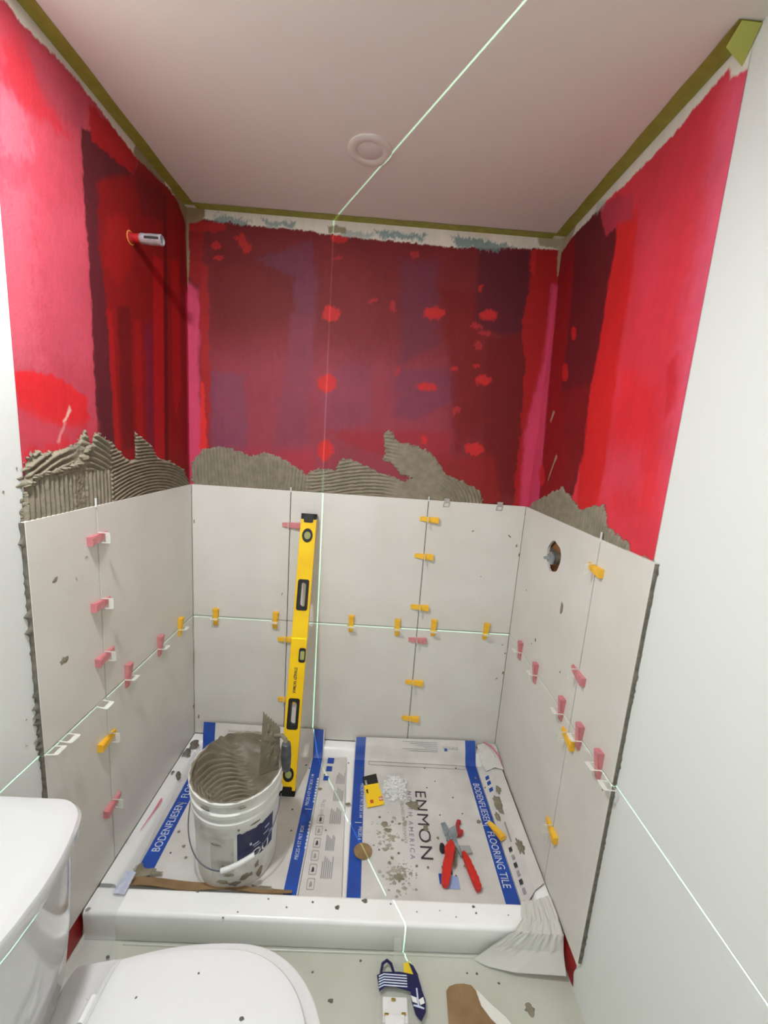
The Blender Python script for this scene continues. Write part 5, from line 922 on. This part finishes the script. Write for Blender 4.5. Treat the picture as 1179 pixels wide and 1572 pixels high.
loft(MB(), [[(x, y, z) for x, y in off(lid, e)] for z, e in ((0.4125, -0.003), (0.415, 0.0), (0.424, 0.0), (0.4295, -0.004), (0.432, -0.014), (0.4325, -0.026), (0.4335, -0.06), (0.4345, -0.12))]).build('seat_lid', M_SEAT, to, True, angle=30)
for s in (-1, 1): MB().tube([(0.292, s*0.075-0.02, 0.405), (0.292, s*0.075+0.02, 0.405)], 0.008, 12).build('hinge', M_WHITEPL, to, True)
for k, (x, y) in enumerate([(0.60, 0.055), (0.63, 0.02), (0.60, 0.03), (0.385, 0.08), (0.49, 0.12)]):
    blob(MB(), (x, y, 0.4355 if k < 3 else 0.434), (1, 0, 0), (0, 1, 0), (0, 0, 1), 0.005 if k < 2 else 0.002, 0.004 if k < 2 else 0.002, 0.002, 850+k, 7).build('mortar_crumb', M_DARKMORTAR, to, True)
def tank_outline(e, d=0.0, bow=0.055, hw=0.192):
    r = 0.042; x1 = 0.208 + e; H = hw + e; half = []
    for i in range(7):                                            # rounded corner, then the bowed front
        a = math.radians(90*(1-i/6)); half.append((x1-r+r*math.cos(a), H-r+r*math.sin(a)))
    for i in range(1, 7): half.append((x1, (H-r)*(1-i/7)))
    half = [(x + bow*(1-(y/H)**2) if x > 0.1 else x, y) for x, y in half]
    pts = [(0.012, -H)] + [(x, -y) for x, y in half] + [(x, y) for x, y in reversed(half)] + [(0.012, H)]
    return pts
tk = [[(x, y, z) for x, y in tank_outline(e)] for z, e in ((0.400, -0.03), (0.410, -0.022), (0.50, -0.014), (0.66, -0.006), (0.722, -0.004))]
loft(MB(), tk).build('tank', M_PORC, to, True, angle=45)
tl = [[(x, y, z) for x, y in tank_outline(e)] for z, e in ((0.722, 0.000), (0.727, 0.008), (0.750, 0.010), (0.758, 0.006), (0.762, -0.004), (0.763, -0.03))]
loft(MB(), tl).build('tank_lid', M_PORC, to, True, angle=35)
MB().lathe([(0.018, 0.763), (0.018, 0.768), (0.012, 0.770)], 20, axes=lambda a, b, c: (0.12+a, b, c)).build('flush_button', M_STEEL, to, True)

# ------------------------------------------------------------------ plastic films over the curb ends
def film(name, label, rows, n, m, seed, amp=0.003, th=0.0006, group='plastic films over the curb'):
    """rows: list of polylines (each a list of points) interpolated into a wrinkled sheet"""
    mb = MB(); R_ = len(rows)
    def at(poly, u):
        k = u*(len(poly)-1); i = min(int(k), len(poly)-2); f = k-i
        return Vector(poly[i])*(1-f) + Vector(poly[i+1])*f
    def fn(u, v):
        k = v*(R_-1); i = min(int(k), R_-2); f = k-i; f2 = f*f*(3-2*f)
        p = at(rows[i], u)*(1-f2) + at(rows[i+1], u)*f2
        w_ = amp*(math.sin(u*13+v*5+seed+2*math.sin(v*4+u*3))*0.8 + math.sin(u*37-v*11+seed*2)*0.4 + math.sin(u*61+v*23)*math.sin(v*17-u*9)*0.5)*math.sin(math.pi*min(1, v*1.0+0.15))
        return (p.x, p.y - abs(w_)*0.6, p.z + abs(w_)*0.8)
    mb.sheet(fn, [i/n for i in range(n+1)], [j/28 for j in range(29)], th, edge=0)
    return tag(mb.build(name, m, None, True, angle=80), label, 'plastic film', group)
film('plastic_film', 'milky plastic film draped over the right end of the curb',
     [[(1.350, -0.668, CT+0.004), (1.405, -0.664, CT+0.006), (1.452, -0.652, CT+0.010)],
      [(1.335, -0.720, CT+0.006), (1.395, -0.722, CT+0.010), (1.451, -0.722, CT+0.012)],
      [(1.300, -0.751, CT+0.002), (1.375, -0.757, CT+0.006), (1.451, -0.758, CT+0.006)],
      [(1.235, -0.756, 0.022), (1.345, -0.768, 0.030), (1.449, -0.775, 0.040)],
      [(1.185, -0.760, FLOOR+0.006), (1.225, -0.777, FLOOR+0.008), (1.300, -0.795, FLOOR+0.018), (1.449, -0.806, FLOOR+0.030)]], 60, M_FILM, 1.3, 0.0055)
film('plastic_film', 'clear wrinkled plastic film over the left rim and curb end',
     [[(0.006, -0.10, 0.080), (0.035, -0.10, 0.080), (0.058, -0.11, 0.062)],
      [(0.006, -0.40, 0.082), (0.036, -0.40, 0.082), (0.062, -0.40, 0.060)],
      [(0.006, -0.62, 0.084), (0.045, -0.62, 0.084), (0.085, -0.63, 0.070)],
      [(0.006, -0.70, CT+0.006), (0.05, -0.70, CT+0.008), (0.10, -0.70, CT+0.004)],
      [(0.006, -0.750, CT+0.002), (0.05, -0.752, CT+0.002), (0.10, -0.751, CT+0.001)],
      [(0.004, -0.752, 0.0), (0.05, -0.758, 0.002), (0.10, -0.754, 0.0)],
      [(0.0, -0.790, FLOOR+0.006), (0.06, -0.80, FLOOR+0.010), (0.12, -0.785, FLOOR+0.005)],
      [(0.0, -0.93, FLOOR+0.004), (0.10, -0.93, FLOOR+0.008), (0.22, -0.90, FLOOR+0.004)]], 24, M_CLEAR, 2.2, 0.004)
m_smear = mat('pink_smear', (214, 110, 128), 0.5)
for lab_, pts in (('thin pink paint streak on the film over the left rim', [(0.034, -0.365, 0.0885), (0.042, -0.372, 0.0885), (0.040, -0.41, 0.0885), (0.036, -0.45, 0.0885), (0.031, -0.50, 0.0885), (0.029, -0.50, 0.0885), (0.033, -0.43, 0.0885)]),):
    o = MB().prism([(x, y) for x, y, z in pts], 0.0868, 0.0874).build('paint_streak', m_smear); tag(o, lab_, 'paint streak')
tag(MB().sheet(lambda u, v: (0.062 + 0.036*u, -0.640 - 0.062*v, 0.092 - 0.006*v + 0.003*math.sin(u*5)), [0, 0.5, 1], [0, 0.25, 0.5, 0.75, 1], 0.0008, edge=0).build('packing_tape', mat('tape_silver', (196, 200, 212), 0.3, (168, 176, 200), 60.0), None, True), 'short strip of printed silvery tape at the left end of the curb', 'tape')
film('plastic_film', 'crumpled plastic film with red smears in the far right corner of the base',
     [[(1.362, -0.020, 0.105), (1.400, -0.014, 0.115), (1.448, -0.012, 0.112)],
      [(1.366, -0.050, 0.090), (1.405, -0.050, 0.112), (1.450, -0.045, 0.118)],
      [(1.368, -0.090, 0.075), (1.412, -0.095, 0.105), (1.450, -0.095, 0.112)],
      [(1.380, -0.135, 0.070), (1.418, -0.140, 0.098), (1.450, -0.160, 0.104)]], 18, M_FILM, 4.0, 0.006)
st = MB().tube([(1.392, -0.020, 0.124), (1.420, -0.045, 0.128), (1.440, -0.095, 0.126), (1.447, -0.150, 0.112)], [0.002, 0.0035, 0.003, 0.001], 6).build('paint_streak', m_smear, None, True)
tag(st, 'pink paint smear on the crumpled film in the far right corner', 'paint streak')

# mortar lumps on the left rim
for k, (x, y, a) in enumerate([(0.030, -0.075, 0.030), (0.022, -0.125, 0.026), (0.040, -0.245, 0.014), (0.012, -0.235, 0.012), (0.050, -0.26, 0.010), (0.035, -0.14, 0.012)]):
    blob(MB(), (x, y, 0.0755-FLOOR), (1, 0, 0), (0, 1, 0), (0, 0, 1), a*0.7, a, 0.016 if k < 3 else 0.008, 900+k).build('mortar_lump', M_DARKMORTAR, sb, True)

# ------------------------------------------------------------------ things on the floor
pk = thing('glove_packet', 'clear packet with navy printed card lying on the floor before the curb', 'packet', (0.955, -0.86, FLOOR))
opk = Vector((0.955, -0.86, 0))
pc = [(0.872, -1.00), (1.055, -1.00), (1.020, -0.800), (0.900, -0.795)]
def pouch2(u, v):
    x, y = bil(pc, u, v); b = max(0, math.sin(math.pi*u)*math.sin(math.pi*v))
    return (x-opk.x, y-opk.y, 0.004 + 0.014*b**0.6 + 0.002*math.sin(u*17+v*3)*math.sin(v*13))
MB().sheet(pouch2, [i/16 for i in range(17)], [i/16 for i in range(17)], 0.0006, edge=0).build('clear_pouch', M_POUCH, pk, True)
def pflat(pts, z, m, name):
    MB().prism([(x-opk.x, y-opk.y) for x, y in pts], z, z+0.0012).build(name, m, pk)
pflat([(0.888, -0.815), (0.905, -0.807), (0.955, -0.805), (1.008, -0.812), (1.016, -0.840), (0.985, -0.847), (0.935, -0.838), (0.910, -0.840), (0.895, -0.850)], 0.021, M_NAVY, 'card_band')
pflat([(0.983, -0.838), (1.012, -0.835), (1.024, -0.865), (1.022, -0.890), (1.008, -0.908), (0.993, -0.895), (0.985, -0.870)], 0.0235, M_NAVY, 'card_oval')
pflat([(0.984, -0.858), (0.999, -0.862), (1.000, -0.874), (0.987, -0.870)], 0.0249, M_WHITEPL, 'printed_mark')
pflat([(1.005, -0.866), (1.018, -0.860), (1.021, -0.872), (1.008, -0.877)], 0.0249, M_WHITEPL, 'printed_mark')
pflat([(0.999, -0.842), (1.003, -0.842), (1.005, -0.878), (1.018, -0.882), (1.018, -0.885), (0.989, -0.879), (0.989, -0.876), (1.001, -0.877)], 0.0252, M_WHITEINK, 'printed_mark')
for k in range(5): pflat([(0.893, -0.817-0.006*k), (0.908, -0.811-0.006*k), (0.975, -0.813-0.006*k), (0.975, -0.8155-0.006*k), (0.908, -0.8135-0.006*k), (0.894, -0.8195-0.006*k)], 0.0224, M_WHITEINK, 'printed_line')
pflat([(0.968, -0.780), (0.988, -0.776), (0.998, -0.806), (0.968, -0.806)], 0.012, mat('packet_yellow', (226, 196, 40), 0.4), 'card_corner')
pflat([(0.984, -0.778), (0.998, -0.786), (1.010, -0.806), (0.996, -0.806)], 0.0135, M_NAVY, 'card_flap')
MB().tube([(0.900-opk.x, -0.808-opk.y, 0.020), (0.905-opk.x, -0.788-opk.y, 0.022), (0.918-opk.x, -0.780-opk.y, 0.022), (0.930-opk.x, -0.788-opk.y, 0.022), (0.938-opk.x, -0.808-opk.y, 0.020)], 0.004, 8).build('hang_loop', M_NAVY, pk, True)
wi = MB()
for a, b, z in (((0.905, -0.905), (0.975, -0.852), 0.008), ((0.910, -0.935), (0.965, -0.890), 0.014), ((0.900, -0.985), (0.985, -0.925), 0.007)):
    wi.box((a[0]-opk.x, a[1]-opk.y, 0.003), (b[0]-opk.x, b[1]-opk.y, 0.003+z), bev=0.003)
wi.build('white_insert', M_WHITEPL, pk)
for x, y in ((0.935, -0.862), (0.915, -0.892), (0.962, -0.890), (0.940, -0.925)):
    MB().box((x-0.006-opk.x, y-0.002-opk.y, 0.012), (x+0.006-opk.x, y+0.002-opk.y, 0.019), bev=0.001).build('brass_clip', mat('brass_clip', (170, 140, 60), 0.3, metal=0.8), pk)
tag(MB().sheet(lambda u, v: (0.938 + 0.022*u, -0.752 - 0.035*v, FLOOR + 0.062*(1-v) + 0.004), [0, 0.5, 1], [i/6 for i in range(7)], 0.0008, edge=0).build('plastic_strip', M_CLEAR, None, True), 'clear plastic strip leaning on the curb above the packet', 'plastic strip')

kr = [(1.090, -0.832), (1.100, -0.822), (1.121, -0.816), (1.145, -0.815), (1.166, -0.818), (1.179, -0.832), (1.180, -0.850), (1.198, -0.872), (1.232, -0.895), (1.262, -0.925), (1.275, -0.99), (1.09, -1.0), (1.085, -0.90)]
tag(MB().prism(kr, FLOOR+0.0008, FLOOR+0.0028).build('kraft_paper', M_KRAFT), 'brown kraft paper piece on the floor beside the packet', 'paper')
tf = [(1.176, -0.828), (1.190, -0.838), (1.215, -0.860), (1.248, -0.884), (1.285, -0.93), (1.300, -0.98), (1.268, -0.97), (1.240, -0.915), (1.205, -0.888), (1.184, -0.862)]
tag(MB().prism(tf, FLOOR+0.003, FLOOR+0.006).build('torn_paper', mat('torn_white', (226, 224, 214), 0.5)), 'torn strip of white floor covering curling over the kraft paper', 'paper')
o = blob(MB(), (1.322, -0.862, FLOOR+0.0004), (1, 0, 0), (0, 1, 0), (0, 0, 1), 0.014, 0.016, 0.003, 990, 15).build('mortar_dab', M_MORTAR, floor, True)
for k, (x, y, a) in enumerate([(0.05, -0.86, 0.014), (0.10, -0.79, 0.006), (0.60, -0.79, 0.004), (0.70, -0.80, 0.004), (1.19, -0.79, 0.004), (1.25, -0.81, 0.004), (0.84, -0.77, 0.004), (0.76, -0.86, 0.007), (1.16, -0.79, 0.003)]):
    blob(MB(), (x, y, FLOOR+0.0004 + (0.010 if x < 0.2 else 0)), (1, 0, 0), (0, 1, 0), (0, 0, 1), a, a*0.8, 0.003, 950+k, 9).build('mortar_crumb', M_DARKMORTAR, floor, True)
# the seam of floor sheet along the curb foot
MB().tube([(0.12, CF-0.006, FLOOR+0.001), (0.5, CF-0.007, FLOOR+0.001), (0.9, CF-0.006, FLOOR+0.001), (1.19, CF-0.006, FLOOR+0.001)], 0.0035, 8).build('sheet_edge', M_FLOORFILM, floor, True)
